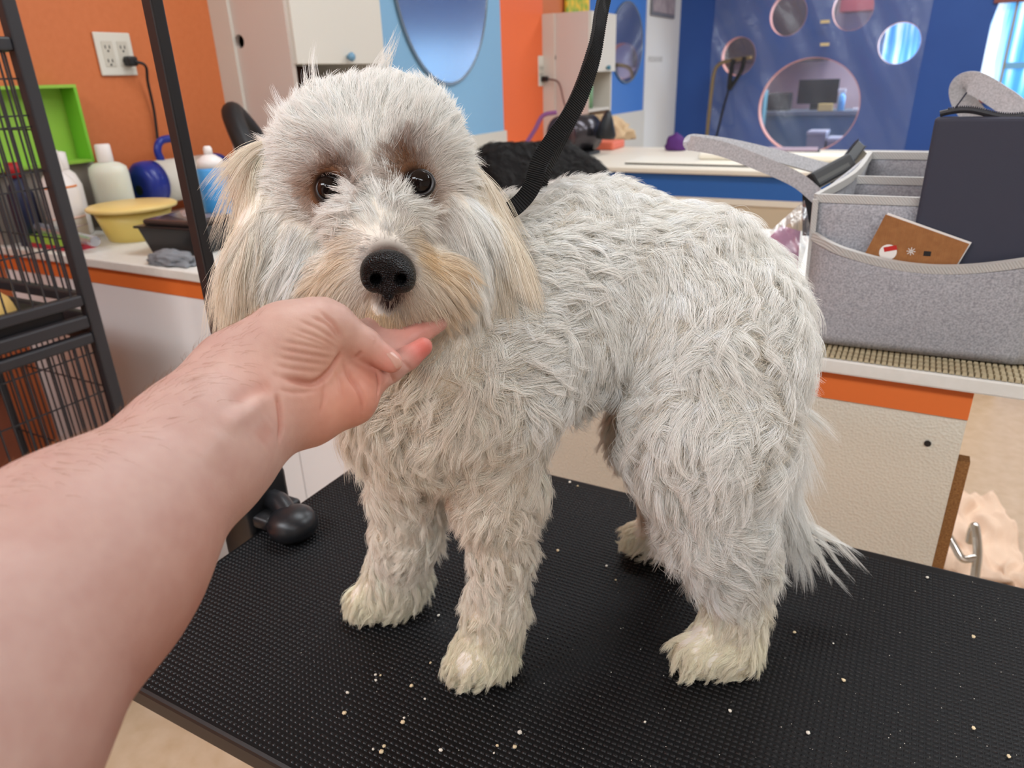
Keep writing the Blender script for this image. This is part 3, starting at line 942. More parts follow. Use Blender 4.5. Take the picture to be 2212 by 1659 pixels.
# clear plastic bag with a pink card, hung on the caddy's left side
def clear_plastic(name, gloss=0.14, tint=(1, 1, 1, 1), bumpsc=35, rough=0.08, haze=0.0, bumpst=0.8):
    m = bpy.data.materials.new(name); m.use_nodes = True
    nt = m.node_tree; nt.nodes.clear()
    out = nt.nodes.new('ShaderNodeOutputMaterial'); mix = nt.nodes.new('ShaderNodeMixShader'); tr = nt.nodes.new('ShaderNodeBsdfTransparent')
    gl = nt.nodes.new('ShaderNodeBsdfGlossy'); gl.inputs['Roughness'].default_value = rough
    tr.inputs['Color'].default_value = tint
    lw = nt.nodes.new('ShaderNodeLayerWeight'); lw.inputs['Blend'].default_value = 0.25
    ad = nt.nodes.new('ShaderNodeMath'); ad.operation = 'MULTIPLY_ADD'; ad.inputs[1].default_value = 0.5; ad.inputs[2].default_value = gloss
    tc = nt.nodes.new('ShaderNodeTexCoord'); n = nt.nodes.new('ShaderNodeTexNoise'); n.inputs['Scale'].default_value = bumpsc; n.inputs['Detail'].default_value = 5
    bp = nt.nodes.new('ShaderNodeBump'); bp.inputs['Strength'].default_value = bumpst; bp.inputs['Distance'].default_value = 0.01
    nt.links.new(tc.outputs['Object'], n.inputs['Vector']); nt.links.new(n.outputs['Fac'], bp.inputs['Height'])
    nt.links.new(bp.outputs['Normal'], gl.inputs['Normal']); nt.links.new(bp.outputs['Normal'], lw.inputs['Normal'])
    nt.links.new(lw.outputs['Facing'], ad.inputs[0]); nt.links.new(ad.outputs[0], mix.inputs['Fac'])
    last = tr
    if haze:
        df = nt.nodes.new('ShaderNodeBsdfDiffuse'); df.inputs['Color'].default_value = (0.8, 0.83, 0.9, 1)
        m2 = nt.nodes.new('ShaderNodeMixShader'); m2.inputs['Fac'].default_value = haze
        nt.links.new(tr.outputs[0], m2.inputs[1]); nt.links.new(df.outputs[0], m2.inputs[2]); last = m2
    nt.links.new(last.outputs[0], mix.inputs[1]); nt.links.new(gl.outputs[0], mix.inputs[2]); nt.links.new(mix.outputs[0], out.inputs[0])
    return m


pbag = empty('plastic_pouch', (0, 0, 0), 0, 'clear plastic packet with a pink insert hanging beside the felt caddy', 'packet')
CLR = clear_plastic('clear_plastic', 0.22, bumpsc=55, rough=0.06, haze=0.12)
corner = [(1738, 432), (1752, 500), (1728, 580), (1640, 520)]
N_ = 18
V, F = [], []
for j in range(N_):
    for i in range(N_):
        s_, t_ = i / (N_ - 1), j / (N_ - 1)
        top_ = np.array(corner[0]) * (1 - s_) + np.array(corner[1]) * s_
        bot_ = np.array(corner[3]) * (1 - s_) + np.array(corner[2]) * s_
        p2 = top_ * (1 - t_) + bot_ * t_
        d_ = 1.005 + 0.006 * math.sin(9 * s_ + 5 * t_) + 0.004 * math.sin(17 * t_ - 6 * s_) - 0.008 * math.sin(math.pi * s_) * math.sin(math.pi * t_)
        V.append(at(p2[0], p2[1], d_))
for j in range(N_ - 1):
    for i in range(N_ - 1):
        F.append((j * N_ + i, j * N_ + i + 1, (j + 1) * N_ + i + 1, (j + 1) * N_ + i))
mesh_obj('plastic_film', V, F, CLR, pbag, True)
PINK = mat('pink_insert', srgb(206, 140, 178), 0.6)
V = [at(1688, 488, 1.018), at(1728, 500, 1.018), at(1722, 580, 1.018), at(1645, 528, 1.018)]
o = mesh_obj('pink_insert', V, [(0, 1, 2, 3)], PINK, pbag); o.modifiers.new('t', 'SOLIDIFY').thickness = 0.002
MB().tube(spline([at(1675, 538, 1.0155), at(1681, 546, 1.0155), at(1690, 541, 1.0155)], 4), 0.0006, 6).build('printed_smile', mat('print_dark', srgb(60, 30, 50), 0.7), pbag)

# ------------------------------------------------------------------ things on the near counter at the left
def bottle(name, c, prof, m_, label, capprof, capm, sx=1.0, sy=1.0, rz=0.0):
    e = empty(name, c, rz, label, 'bottle')
    MB().lathe(prof, seg=28, sx=sx, sy=sy).build('body', m_, e, True)
    MB().lathe(capprof, seg=24).build('cap', capm, e, True)
    return e


WPL = mat('white_bottle', srgb(236, 228, 224), 0.35)
b1 = bottle('shampoo_bottle', (-1.925, 1.105, CT), [(0.040, 0), (0.044, 0.004), (0.044, 0.125), (0.040, 0.15), (0.024, 0.172), (0.020, 0.178)], WPL, 'white shampoo bottle with orange striped label beside the cage', [(0.021, 0.176), (0.022, 0.18), (0.020, 0.226), (0.018, 0.228)], WPL)
for z0, z1, m_ in ((0.137, 0.142, mat('label_orange', srgb(224, 130, 60), 0.5)), (0.060, 0.066, mat('label_peach', srgb(232, 196, 180), 0.5)), (0.04, 0.0425, mat('label_mauve', srgb(206, 190, 206), 0.5))):
    MB().lathe([(0.0446 if z0 < .125 else 0.0425, z0), (0.0446 if z0 < .125 else 0.0415, z1)], seg=28).build('label_band', m_, b1, True)
b2 = bottle('shampoo_bottle', (-2.003, 1.17, CT), [(0.036, 0), (0.040, 0.004), (0.040, 0.13), (0.030, 0.16), (0.018, 0.172)], WPL, 'white shampoo bottle standing behind the cage post against the green tray', [(0.019, 0.171), (0.020, 0.175), (0.020, 0.215), (0.012, 0.218)], WPL)
b3 = bottle('jug_bottle', (-1.965, 1.275, CT), [(0.042, 0), (0.046, 0.005), (0.046, 0.15), (0.043, 0.168), (0.030, 0.178), (0.015, 0.182)], mat('milky_bottle', srgb(222, 222, 206), 0.4, trans=0.0, sss=0.2), 'big milky white bottle with ribbed white cap by the orange wall', [(0.0185, 0.181), (0.0205, 0.184), (0.0195, 0.225), (0.017, 0.228)], WPL, 1.15, 0.9, 0.5)
b4 = bottle('green_bottle', (-2.055, 1.33, CT), [(0.03, 0), (0.032, 0.004), (0.032, 0.14), (0.02, 0.17), (0.014, 0.18)], mat('green_plastic', srgb(40, 110, 66), 0.4), 'dark green bottle mostly hidden behind the big milky bottle', [(0.016, 0.179), (0.017, 0.185), (0.016, 0.212)], mat('green_cap', srgb(30, 90, 60), 0.4))
# dark bottles seen through the cage
for k, (x, y, r, h, c, lab) in enumerate([(-1.985, 1.04, 0.03, 0.17, srgb(30, 36, 66), 'navy bottle with red cap seen through the cage bars')]):
    bottle('dark_bottle', (x, y, CT), [(r, 0), (r, h * 0.75), (r * 0.6, h * 0.9), (r * 0.5, h)], mat('dark_bottle%d' % k, c, 0.4), lab, [(r * 0.6, h * 0.99), (r * 0.6, h * 1.2)], mat('red_cap' if k == 0 else 'brown_cap', srgb(170, 30, 34) if k == 0 else srgb(80, 60, 50), 0.4))

gt = empty('green_tray', (-2.075, 1.11, 1.10), 0, 'lime green square tray box standing against the orange wall', 'tray')
LIME = mat('lime_plastic', srgb(150, 196, 70), 0.5)
MB().box((-0.02, -0.18, -0.02), (-0.012, 0.172, 0.18)).build('back', LIME, gt)
LIME2 = mat('lime_side', srgb(120, 190, 50), 0.5)
MB().box((-0.0118, -0.18, 0.172), (0.05, 0.172, 0.18)).build('rim', LIME, gt)
MB().box((-0.0118, 0.164, -0.02), (0.05, 0.172, 0.1718)).build('rim', LIME2, gt)
MB().box((-0.0118, -0.18, -0.02), (0.05, 0.1638, -0.012)).build('rim', LIME, gt)
MB().box((-2.094, 1.0, CT), (-2.046, 1.29, 1.0795)).build('box', mat('box_grey', srgb(150, 140, 130), 0.8))
tag(bpy.data.objects['box'], 'plain grey box under the lime green tray behind the bottles', 'box'); bpy.data.objects['box'].name = 'cardboard_box'

yt = empty('yellow_tub', (-1.785, 1.2, CT), 0, 'yellow plastic tub with a pale rim on the near counter', 'tub')
YEL = mat('yellow_plastic', srgb(222, 196, 108), 0.4, sss=0.1)
YEL2 = mat('yellow_rim', srgb(236, 206, 130), 0.4)
MB().lathe([(0.070, 0.0), (0.072, 0.002), (0.094, 0.075), (0.092, 0.075), (0.068, 0.004)], seg=36).build('bowl', YEL, yt, True)
MB().lathe([(0.094, 0.075), (0.108, 0.078), (0.110, 0.084), (0.104, 0.088), (0.02, 0.089), (0.001, 0.089)], seg=36).build('lid', YEL2, yt, True)

bk = empty('black_tray', (-1.512, 1.15, CT), 0.10, 'black plastic lidded food box on the near counter', 'food box')
BX = mat('black_shiny_box', srgb(32, 31, 32), 0.28)
V = [(-.075, -.055, 0), (.075, -.055, 0), (.075, .055, 0), (-.075, .055, 0), (-.09, -.068, .06), (.09, -.068, .06), (.09, .068, .06), (-.09, .068, .06)]
mesh_obj('base', V, [(0, 3, 2, 1), (0, 1, 5, 4), (1, 2, 6, 5), (2, 3, 7, 6), (3, 0, 4, 7), (4, 5, 6, 7)], BX, bk)
MB().box((-.098, -.075, .0602), (.098, .075, .066), 0.002).build('rim', BX, bk)
MB().box((-.082, -.06, .0662), (.082, .06, .080), 0.006).build('lid', mat('smoky_lid', srgb(70, 58, 54), 0.15), bk)
MB().tube(spline([(-.06, -.02, .081), (0, 0, .095), (.04, -.02, .084), (.07, .01, .083)], 6), 0, flat=(0.02, 0.0006, (0, 1, 0))).build('clear_wrap', CLR, bk)


def lump(name, c, ex, ey, ez, material, seed, label, cat, sub=4, amp=0.25, sc=2.4):
    bm = bmesh.new()
    bmesh.ops.create_icosphere(bm, subdivisions=sub, radius=1.0)
    from mathutils import noise as mn
    for v in bm.verts:
        p = v.co.copy()
        n = mn.noise(p * sc + Vector((seed, 0, 0))) + 0.5 * mn.noise(p * sc * 2.3 + Vector((0, seed, 0)))
        v.co = p * (1 + amp * n)
        v.co.z = max(v.co.z, -0.35)
        v.co = Vector((v.co.x * ex, v.co.y * ey, (v.co.z + 0.35) * ez))
    me = bpy.data.meshes.new(name); bm.to_mesh(me); bm.free()
    me.polygons.foreach_set('use_smooth', [True] * len(me.polygons))
    me.materials.append(material)
    o = bpy.data.objects.new(name, me); o.location = c; COL.objects.link(o)
    return tag(o, label, cat)


lump('washcloth', (-1.43, 1.03, CT + 0.0005), 0.07, 0.034, 0.020, mat('grey_rag', srgb(128, 130, 134), 0.95, bump=('noise', 300, 0.5, 0.004)), 3.1, 'crumpled grey washcloth in front of the black food box', 'cloth', 4, 0.35, 3.0)
tu = MB().tube([Vector((-1.96, 1.045, CT + 0.0445)), Vector((-1.72, 1.04, CT + 0.026))], 0.013, 12).build('plastic_tube', clear_plastic('smoky_tube', 0.25, (0.62, 0.62, 0.72, 1), 20, 0.15, 0.35))
tag(tu, 'smoky translucent plastic tube lying in front of the yellow tub', 'tube')
lb = empty('treat_box', (-1.86, 1.045, CT), 0, 'flat lime and red box lying at the counter edge behind the cage', 'box')
MB().box((-0.12, -0.03, 0), (0.08, 0.03, 0.012)).build('red_base', mat('box_red', srgb(176, 44, 58), 0.6), lb)
MB().box((-0.12, -0.03, 0.0121), (0.06, 0.03, 0.03)).build('lime_body', LIME, lb)

dr = empty('pet_dryer', (-1.985, 1.372, 1.005), 0, 'blue and white cylindrical pet dryer with carrying handle on the near counter', 'dryer')
DBL = mat('dryer_blue', srgb(32, 48, 136), 0.3)
MB().lathe([(0.030, -0.004), (0.052, 0.0), (0.062, 0.010), (0.065, 0.03), (0.064, 0.055)], (0, 0, 0), 32, (0, 1, 0)).build('front_cap', DBL, dr, True)
MB().lathe([(0.061, 0.055), (0.061, 0.27)], (0, 0, 0), 32, (0, 1, 0)).build('barrel', mat('dryer_white', srgb(206, 200, 196), 0.35), dr, True)
MB().lathe([(0.0618, 0.06), (0.0618, 0.24)], (0, 0, -0.0), 32, (0, 1, 0), 1, 1).build('label_wrap', mat('dryer_label', srgb(214, 208, 196), 0.4), dr, True)
MB().lathe([(0.014, -0.008), (0.014, -0.003)], (0.004, 0, -0.014), 16, (0, 1, 0)).build('inlet', BLACK, dr)
MB().lathe([(0.064, 0.27), (0.060, 0.30), (0.030, 0.34), (0.024, 0.40)], (0, 0, 0), 32, (0, 1, 0)).build('rear_cap', DBL, dr, True)
MB().tube(spline([(0, 0.09, 0.058), (0, 0.085, 0.09), (0, 0.105, 0.115), (0, 0.16, 0.115), (0, 0.185, 0.09), (0, 0.19, 0.058)], 6), 0.011, 12).build('carry_handle', DBL, dr, True)
MB().box((-0.04, 0.03, -0.1045), (0.04, 0.05, -0.055)).build('foot', BLACK, dr)
MB().box((-0.04, 0.23, -0.1045), (0.04, 0.25, -0.055)).build('foot', BLACK, dr)

sc_ = empty('spray_can', (-1.548, 1.275, CT), 0, 'bright blue spray can with white nozzle behind the black pole', 'spray can')
MB().lathe([(0.033, 0), (0.035, 0.003), (0.035, 0.172), (0.033, 0.178)], seg=28).build('can_body', mat('can_blue', srgb(64, 152, 222), 0.25, noise=(20, srgb(88, 172, 234), 0.2, 3)), sc_, True)
MB().lathe([(0.0335, 0.1775), (0.030, 0.196), (0.016, 0.206), (0.011, 0.208)], seg=28).build('shoulder', WPL, sc_, True)
MB().lathe([(0.0105, 0.2075), (0.0105, 0.222), (0.007, 0.228)], seg=18).build('nozzle', WPL, sc_, True)
MB().obox(Vector((-0.004, -0.0352, 0.045)), Vector((0.010, -0.001, 0)), Vector((0, 0, 0.016)), Vector((0, 0.0006, 0))).build('barcode', mat('barcode', srgb(220, 224, 226), 0.5, bump=None), sc_)
# black hose draped behind
hz = MB().tube(spline([(-1.84, 1.76, 0.97), (-1.85, 1.72, 1.10), (-1.80, 1.60, 1.19), (-1.74, 1.55, 1.15), (-1.66, 1.52, 1.04), (-1.60, 1.50, 0.95), (-1.48, 1.50, 0.935), (-1.36, 1.52, 0.96), (-1.30, 1.54, 1.04), (-1.26, 1.56, 1.10), (-1.18, 1.58, 1.09), (-1.10, 1.6, 0.98), (-1.08, 1.6, 0.935)], 8), 0.030, 14).build('dryer_hose', mat('black_hose', srgb(26, 25, 26), 0.5), None, True)
tag(hz, 'thick black dryer hose curling behind the blue spray can', 'hose')

# ------------------------------------------------------------------ black wire cage at the left
cg = empty('wire_cage', (-1.40, 0.5, 0), 0, 'black metal wire cage on posts at the left edge', 'cage')
inv = Matrix.Translation((1.40, -0.5, 0))
CXF, CXB, CY0, CY1 = -1.40, -1.86, 0.05, 0.80


def cpart(mb, name, m_=CAGEM, smooth=False):
    o = mb.build(name, m_, cg, smooth); o.matrix_parent_inverse = inv
    return o


for x in (CXF, CXB):
    for y in (CY0, CY1):
        cpart(MB().box((x - 0.012, y - 0.012, 0), (x + 0.012, y + 0.012, 2.0), 0.003), 'post')
for z, t in ((1.340, 0.011), (0.885, 0.011), (0.842, 0.013), (0.808, 0.011), (0.12, 0.012), (1.985, 0.012)):
    cpart(MB().box((CXF - 0.010, CY0 + 0.0125, z - t), (CXF + 0.010, CY1 - 0.0125, z + t), 0.004), 'rail')
    cpart(MB().box((CXB + 0.0125, CY1 - 0.010, z - t), (CXF - 0.0125, CY1 + 0.010, z + t), 0.004), 'rail')
    cpart(MB().box((CXB - 0.010, CY0 + 0.0125, z - t), (CXB + 0.010, CY1 - 0.0125, z + t), 0.004), 'rail')


def wires(z0, z1, zs, x0, nm):
    b = MB()
    y = CY1 - 0.030
    k = 0
    while y > CY0 + 0.02:
        b.box((x0 - 0.0014, y - 0.0014, z0), (x0 + 0.0014, y + 0.0014, z1)); y -= 0.024
    for z in zs:
        b.box((x0 - 0.0034, CY0 + 0.013, z - 0.0014), (x0 - 0.0014, CY1 - 0.013, z + 0.0014))
    o = cpart(b, nm); o['kind'] = 'stuff'
    return o


wires(0.896, 1.329, (1.285, 1.225, 1.206, 1.13, 1.10, 0.99), CXF, 'wire_panel')
wires(1.351, 1.974, (1.5, 1.7, 1.9), CXF, 'wire_panel')
wires(0.132, 0.797, (0.775, 0.69, 0.55, 0.40, 0.25), CXF, 'wire_panel')
wires(0.132, 0.797, (0.69, 0.45), CXB, 'wire_panel')
wires(0.896, 1.329, (1.225, 1.05), CXB, 'wire_panel')
b = MB()
x = CXB + 0.03
while x < CXF - 0.02:
    b.box((x - 0.0014, CY1 - 0.0014, 0.132), (x + 0.0014, CY1 + 0.0014, 0.797)); b.box((x - 0.0014, CY1 - 0.0014, 0.896), (x + 0.0014, CY1 + 0.0014, 1.329)); x += 0.024
for z in (0.69, 0.5, 0.3, 1.0, 1.2):
    b.box((CXB + 0.0125, CY1 + 0.0014, z - 0.0014), (CXF - 0.0125, CY1 + 0.0034, z + 0.0014))
o = cpart(b, 'wire_panel'); o['kind'] = 'stuff'
cpart(MB().box((CXB + 0.02, CY0 + 0.02, 0.825), (CXF - 0.012, CY1 - 0.045, 0.872), 0.004), 'tray', mat('tray_black', srgb(30, 30, 33), 0.45))
cpart(MB().box((CXB + 0.013, CY0 + 0.013, 0.10), (CXF - 0.012, CY1 - 0.012, 0.115)), 'floor_tray', MATS['tray_black'])
yb = lump('yellow_toy', (-1.45, 0.645, 0.8725), 0.035, 0.045, 0.05, mat('yellow_toy', srgb(240, 200, 120), 0.5), 1.2, 'yellow rounded toy lying inside the wire cage', 'toy', 3, 0.08)
rb = MB().box((-1.72, 0.10, 0.1155), (-1.52, 0.66, 0.72), 0.01).build('storage_crate', mat('rust_crate', srgb(120, 62, 40), 0.7)); tag(rb, 'rust brown crate standing inside the lower part of the cage', 'crate')
# ------------------------------------------------------------------ far counter with blue apron, and what lies on it
fc = empty('far_counter', (0, 0, 0), 0, 'far white counter with deep blue apron behind the black dog', 'counter')
FT = 0.862
MB().box((XL + 0.03, 3.28, FT - 0.025), (0.5, 4.22, FT), 0.006).build('worktop', mat('ivory_top', srgb(236, 226, 208), 0.4), fc)
MB().box((XL + 0.03, 3.31, 0.735), (0.45, 3.33, FT - 0.0255)).build('apron', mat('blue_apron', srgb(52, 104, 176), 0.35), fc)
MB().box((XL + 0.03, 3.305, 0.708), (0.45, 3.335, 0.7345)).build('lower_lip', mat('ivory_top', srgb(236, 226, 208), 0.4), fc)
MB().box((XL + 0.03, 3.312, 0.0), (0.45, 3.33, 0.7075)).build('front_panel', mat('beige_panel', srgb(206, 188, 160), 0.5), fc)
lid = empty('white_tub_lid', (-0.86, 3.52, FT), 0, 'low white plastic lid box on the far counter', 'lid')
MB().box((-0.36, -0.14, 0.0005), (1.05, 0.12, 0.012), 0.003).build('board', mat('ivory_board', srgb(240, 232, 216), 0.4), lid)
MB().box((-0.36, -0.142, -0.0002 + 0.0008), (0.30, -0.1402, 0.007)).build('dark_gap', BLACK, lid)
MB().box((-0.05, 0.0, 0.0125), (0.62, 0.11, 0.045), 0.012, 3).build('lid_hump', mat('ivory_board', srgb(240, 232, 216), 0.4), lid)
p = ony(1458, 330, 4.05)
lump('purple_cloth', (p[0], 4.05, FT + 0.0005), 0.055, 0.04, 0.066, mat('purple_cloth', srgb(84, 40, 110), 0.8), 5.0, 'small purple cloth bundle on the far counter by the pillar', 'cloth', 3, 0.2)
p = ony(1722, 330, 4.08)
nb_ = empty('notebook', (p[0], 4.05, FT), 0.1, 'dark notebook lying on the far counter below the paw cut-outs', 'notebook')
MB().box((-0.15, -0.06, 0.0005), (0.11, 0.06, 0.012), 0.002).build('cover', BLACK, nb_)
MB().box((-0.14, -0.062, 0.0122), (0.10, 0.058, 0.022), 0.002).build('pages', mat('mauve_pages', srgb(170, 150, 165), 0.6), nb_)
pd_ = empty('metal_dryer', (-1.70, 3.66, 0.965), 0, 'dark chrome drum dryer on the far counter against the orange stripe', 'dryer')
DK = mat('dark_metal_drum', srgb(70, 66, 70), 0.22, metal=0.7)
MB().lathe([(0.09, 0), (0.10, 0.01), (0.102, 0.03)], (0, 0, 0), 28, (0.35, 1, 0)).build('end_cap', mat('dryer_maroon', srgb(60, 34, 36), 0.4), pd_, True)
MB().lathe([(0.098, 0.03), (0.098, 0.25), (0.07, 0.28)], (0, 0, 0), 28, (0.35, 1, 0)).build('drum', DK, pd_, True)
MB().box((-0.06, 0.04, -0.1025), (0.16, 0.2, -0.085)).build('stand', BLACK, pd_)
MB().lathe([(0.05, 0), (0.055, 0.02), (0.03, 0.10), (0.012, 0.14)], (0.22, 0.12, -0.02), 18, (0.1, 0, 1)).build('nozzle', BLACK, pd_, True)
hz = MB().tube(spline([(-1.93, 3.55, 0.90), (-1.86, 3.56, 0.92), (-1.80, 3.58, 1.0), (-1.76, 3.60, 1.07), (-1.69, 3.62, 1.085)], 8), 0.011, 10).build('purple_hose', mat('purple_hose', srgb(140, 80, 130), 0.5), None, True)
tag(hz, 'thin purple hose arching over the far chrome dryer', 'hose')
lump('paper_bag', (-1.74, 4.42, 0.885), 0.17, 0.10, 0.105, mat('tan_paper', srgb(214, 184, 146), 0.85), 9.0, 'crumpled tan paper bag in the open shelf of the far cabinet', 'bag', 4, 0.35, 2.0)
sb = MB().box((-1.70, 4.00, FT + 0.0005), (-1.52, 4.2, FT + 0.045), 0.01).build('salmon_box', mat('salmon_plastic', srgb(232, 120, 92), 0.5)); tag(sb, 'small salmon box on the far counter below the paper bag', 'box')
gb = empty('green_bottle', (-1.88, 4.46, 1.066), 0, 'pale green pump bottle on the far cabinet shelf', 'bottle')
MB().lathe([(0.045, 0.0005), (0.045, 0.13), (0.02, 0.15)], seg=20).build('body', mat('sage_plastic', srgb(120, 160, 120), 0.5), gb, True)
MB().lathe([(0.014, 0.1505), (0.014, 0.175), (0.02, 0.185)], seg=14).build('pump', WPL, gb, True)
pp = MB().box((XL + 0.0125, 4.50, 1.605), (XL + 0.03, 4.86, 1.95)).build('poster', mat('green_print', srgb(120, 170, 60), 0.6, noise=(16, srgb(250, 200, 60), 0.12, 4)), None)
pp.location = (0.0, 0.1, 0); tag(pp, 'green and yellow floral print above the far cabinet', 'picture')
pf = empty('framed_picture', (XL + 0.023, 6.55, 1.95), 0, 'grey framed picture on the white pillar', 'picture')
MB().box((0, -0.32, -0.262), (0.015, 0.32, 0.262)).build('frame', mat('silver_frame', srgb(120, 118, 122), 0.4), pf)
MB().box((0.0152, -0.29, -0.235), (0.018, 0.29, 0.235)).build('print', mat('grey_print', srgb(176, 162, 164), 0.6, noise=(14, srgb(140, 126, 130), 0.2, 3)), pf)
# faint pencilled notice on the pillar
nt_ = MB().box((XL + 0.0222, 6.24, 1.342), (XL + 0.0228, 6.62, 1.385)).build('wall_note', mat('faint_note', srgb(214, 210, 204), 0.7, noise=(60, srgb(190, 186, 180), 0.1, 3))); tag(nt_, 'faint grey smudge of lettering on the white pillar', 'notice')

# wash area at the far wall: tub deck, brass riser, hanging black lead, clear plastic splash sheet
td = empty('wash_tub', (-0.9, 6.6, 0), 0, 'white wash tub deck along the far blue wall', 'tub')
MB().box((-1.15, -0.4, 0.50), (1.0, 0.495, 0.545), 0.01).build('deck', mat('ivory_top', srgb(236, 226, 208), 0.4), td)
MB().box((-1.12, -0.37, 0.0), (0.97, 0.49, 0.4995)).build('tub_body', WHITE, td)
BRASS = mat('dull_brass', srgb(150, 130, 98), 0.35, metal=0.7)
rs = MB().tube(spline([(-1.725, 6.93, 0.5455), (-1.715, 6.93, 0.9), (-1.70, 6.93, 1.22), (-1.655, 6.93, 1.31), (-1.56, 6.93, 1.335), (-1.38, 6.93, 1.355)], 8), 0.016, 12).build('riser_pipe', BRASS, None, True); tag(rs, 'bent brass riser pipe standing before the far blue wall', 'pipe')
ld = MB().tube(spline([(-1.53, 6.90, 1.345), (-1.545, 6.90, 1.25), (-1.55, 6.90, 1.12), (-1.585, 6.9, 0.95), (-1.62, 6.9, 0.75), (-1.66, 6.9, 0.60)], 8), [0.020] * 17 + [0.010] * 24, 8).build('hanging_lead', BLACK, None, True); tag(ld, 'black lead hanging from the brass riser pipe', 'lead')
ld2 = MB().tube(spline([(-1.44, 6.905, 1.36), (-1.46, 6.905, 1.25), (-1.545, 6.905, 1.10)], 8), 0.018, 8).build('lead_loop', BLACK, ld, True)
V, F = [], []
NX, NZ = 60, 60
from mathutils import noise as mnz
for j in range(NZ):
    for i in range(NX):
        s_, t_ = i / (NX - 1), j / (NZ - 1)
        x = -1.76 + (1.66 + 0.03 * t_) * s_; z = 0.56 + 1.75 * t_
        y = 7.035 + 0.018 * mnz.noise(Vector((x * 5 + z * 3, z * 2.0, 1.3))) + 0.010 * math.sin((x * 2.2 + z * 1.1) * 9)
        V.append((x, y, z))
for j in range(NZ - 1):
    for i in range(NX - 1):
        F.append((j * NX + i, j * NX + i + 1, (j + 1) * NX + i + 1, (j + 1) * NX + i))
ps_ = mesh_obj('plastic_sheet', V, F, clear_plastic('splash_sheet', 0.03, (0.96, 0.96, 0.98, 1), 7, 0.12, 0.07, 0.5), None, True)
tag(ps_, 'wrinkled clear plastic splash sheet over the paw cut-outs', 'plastic sheet')
for k, (x, z) in enumerate(((-0.82, 1.43), (-0.84, 1.60))):
    tp = MB().box((x - 0.035, 7.005, z - 0.012), (x + 0.035, 7.010, z + 0.012)).build('tape_piece', mat('masking_tape', srgb(214, 190, 140), 0.6), ps_)

# things in the room behind, seen through the cut-outs
ds = empty('desk', (-0.9, 8.7, 0), 0, 'blue grey desk in the room behind the big paw pad hole', 'desk')
MB().box((-1.1, -0.25, 0.80), (0.9, 0.3, 0.84)).build('desktop', mat('desk_grey', srgb(120, 126, 136), 0.5), ds)
MB().box((-1.05, -0.2, 0.0), (0.85, 0.25, 0.7995)).build('desk_front', mat('desk_blue', srgb(84, 118, 150), 0.6), ds)
mo = empty('monitor', (-1.03, 8.75, 0.8405), 0, 'black monitor on the desk in the room behind', 'monitor')
MB().box((-0.2, -0.02, 0.06), (0.2, 0.02, 0.30), 0.004).build('screen', BLACK, mo)
MB().box((-0.06, -0.05, 0.0), (0.06, 0.05, 0.0595)).build('stand', BLACK, mo)
q = MB().box((-1.52, 8.6, 0.8405), (-1.28, 8.78, 1.02), 0.02).build('black_bag', mat('dark_bag', srgb(52, 48, 50), 0.7)); tag(q, 'dark bag on the desk left of the monitor in the back room', 'bag')
q = MB().box((-0.98, 8.47, 0.8405), (-0.84, 8.56, 0.91), 0.004).build('yellow_carton', mat('yellow_carton', srgb(222, 190, 120), 0.6)); tag(q, 'yellow carton before the monitor in the back room', 'carton')
bb = empty('spray_bottle', (-0.77, 8.55, 0.8405), 0, 'pale blue spray bottle on the back room desk', 'bottle')
MB().lathe([(0.035, 0), (0.035, 0.13), (0.015, 0.17)], seg=16).build('body', mat('pale_blue_plastic', srgb(130, 190, 236), 0.4), bb, True)
MB().box((-0.045, -0.015, 0.1705), (0.03, 0.015, 0.21), 0.006).build('trigger', WPL, bb)
tl = MB().box((-0.65, 8.5, 0.8405), (-0.55, 8.56, 0.865), 0.004).build('tissue_pack', WPL); tag(tl, 'tiny white pack on the back room desk', 'pack')
rv = lump('red_plush', (-0.42, 8.6, 0.841), 0.07, 0.06, 0.12, mat('dark_red_cloth', srgb(130, 60, 62), 0.8), 2.0, 'dark red bundle on the back room desk', 'bundle', 3, 0.2)
for k, (x0, x1, z1, lab) in enumerate(((-0.97, -0.80, 0.66, 'tall grey lidded bin in the back room'), (-0.78, -0.30, 0.60, 'wide grey tote in the back room'))):
    g = empty('grey_bin', ((x0 + x1) / 2, 7.95, 0), 0, lab, 'bin')
    w = (x1 - x0) / 2
    V = [(-w * .85, -.12, 0), (w * .85, -.12, 0), (w * .85, .12, 0), (-w * .85, .12, 0), (-w, -.15, z1), (w, -.15, z1), (w, .15, z1), (-w, .15, z1)]
    mesh_obj('bin_body', V, [(0, 3, 2, 1), (0, 1, 5, 4), (1, 2, 6, 5), (2, 3, 7, 6), (3, 0, 4, 7), (4, 5, 6, 7)], mat('bin_grey', srgb(140, 134, 150), 0.5), g)
    MB().box((-w * 1.04, -.16, z1 + 0.0005), (w * 1.04, .16, z1 + 0.03), 0.006).build('bin_lid', mat('bin_lid_grey', srgb(176, 172, 186), 0.5), g)
q = lump('green_towel', (-1.12, 7.75, 0.345), 0.12, 0.08, 0.09, mat('green_towel', srgb(130, 176, 140), 0.9), 6.0, 'green towel on a low stool in the back room', 'towel', 3, 0.25)
q = MB().box((-1.30, 7.6, 0.0), (-0.98, 7.92, 0.3445), 0.01).build('stool', mat('stool_blue', srgb(70, 96, 120), 0.6)); tag(q, 'low blue stool under the green towel in the back room', 'stool')
rf = MB().box((-1.64, 8.1, 0.0), (-1.46, 8.3, 1.06)).build('shelf_post', mat('teal_shelf', srgb(110, 160, 170), 0.5)); tag(rf, 'narrow teal cupboard at the left of the back room', 'cupboard')
db = MB().box((-2.05, 8.8, 1.32), (-1.02, 9.29, 2.2)).build('dark_cabinet', mat('dark_cab', srgb(62, 50, 54), 0.6)); tag(db, 'dark high cabinet in the back room behind the left toe holes', 'cabinet')
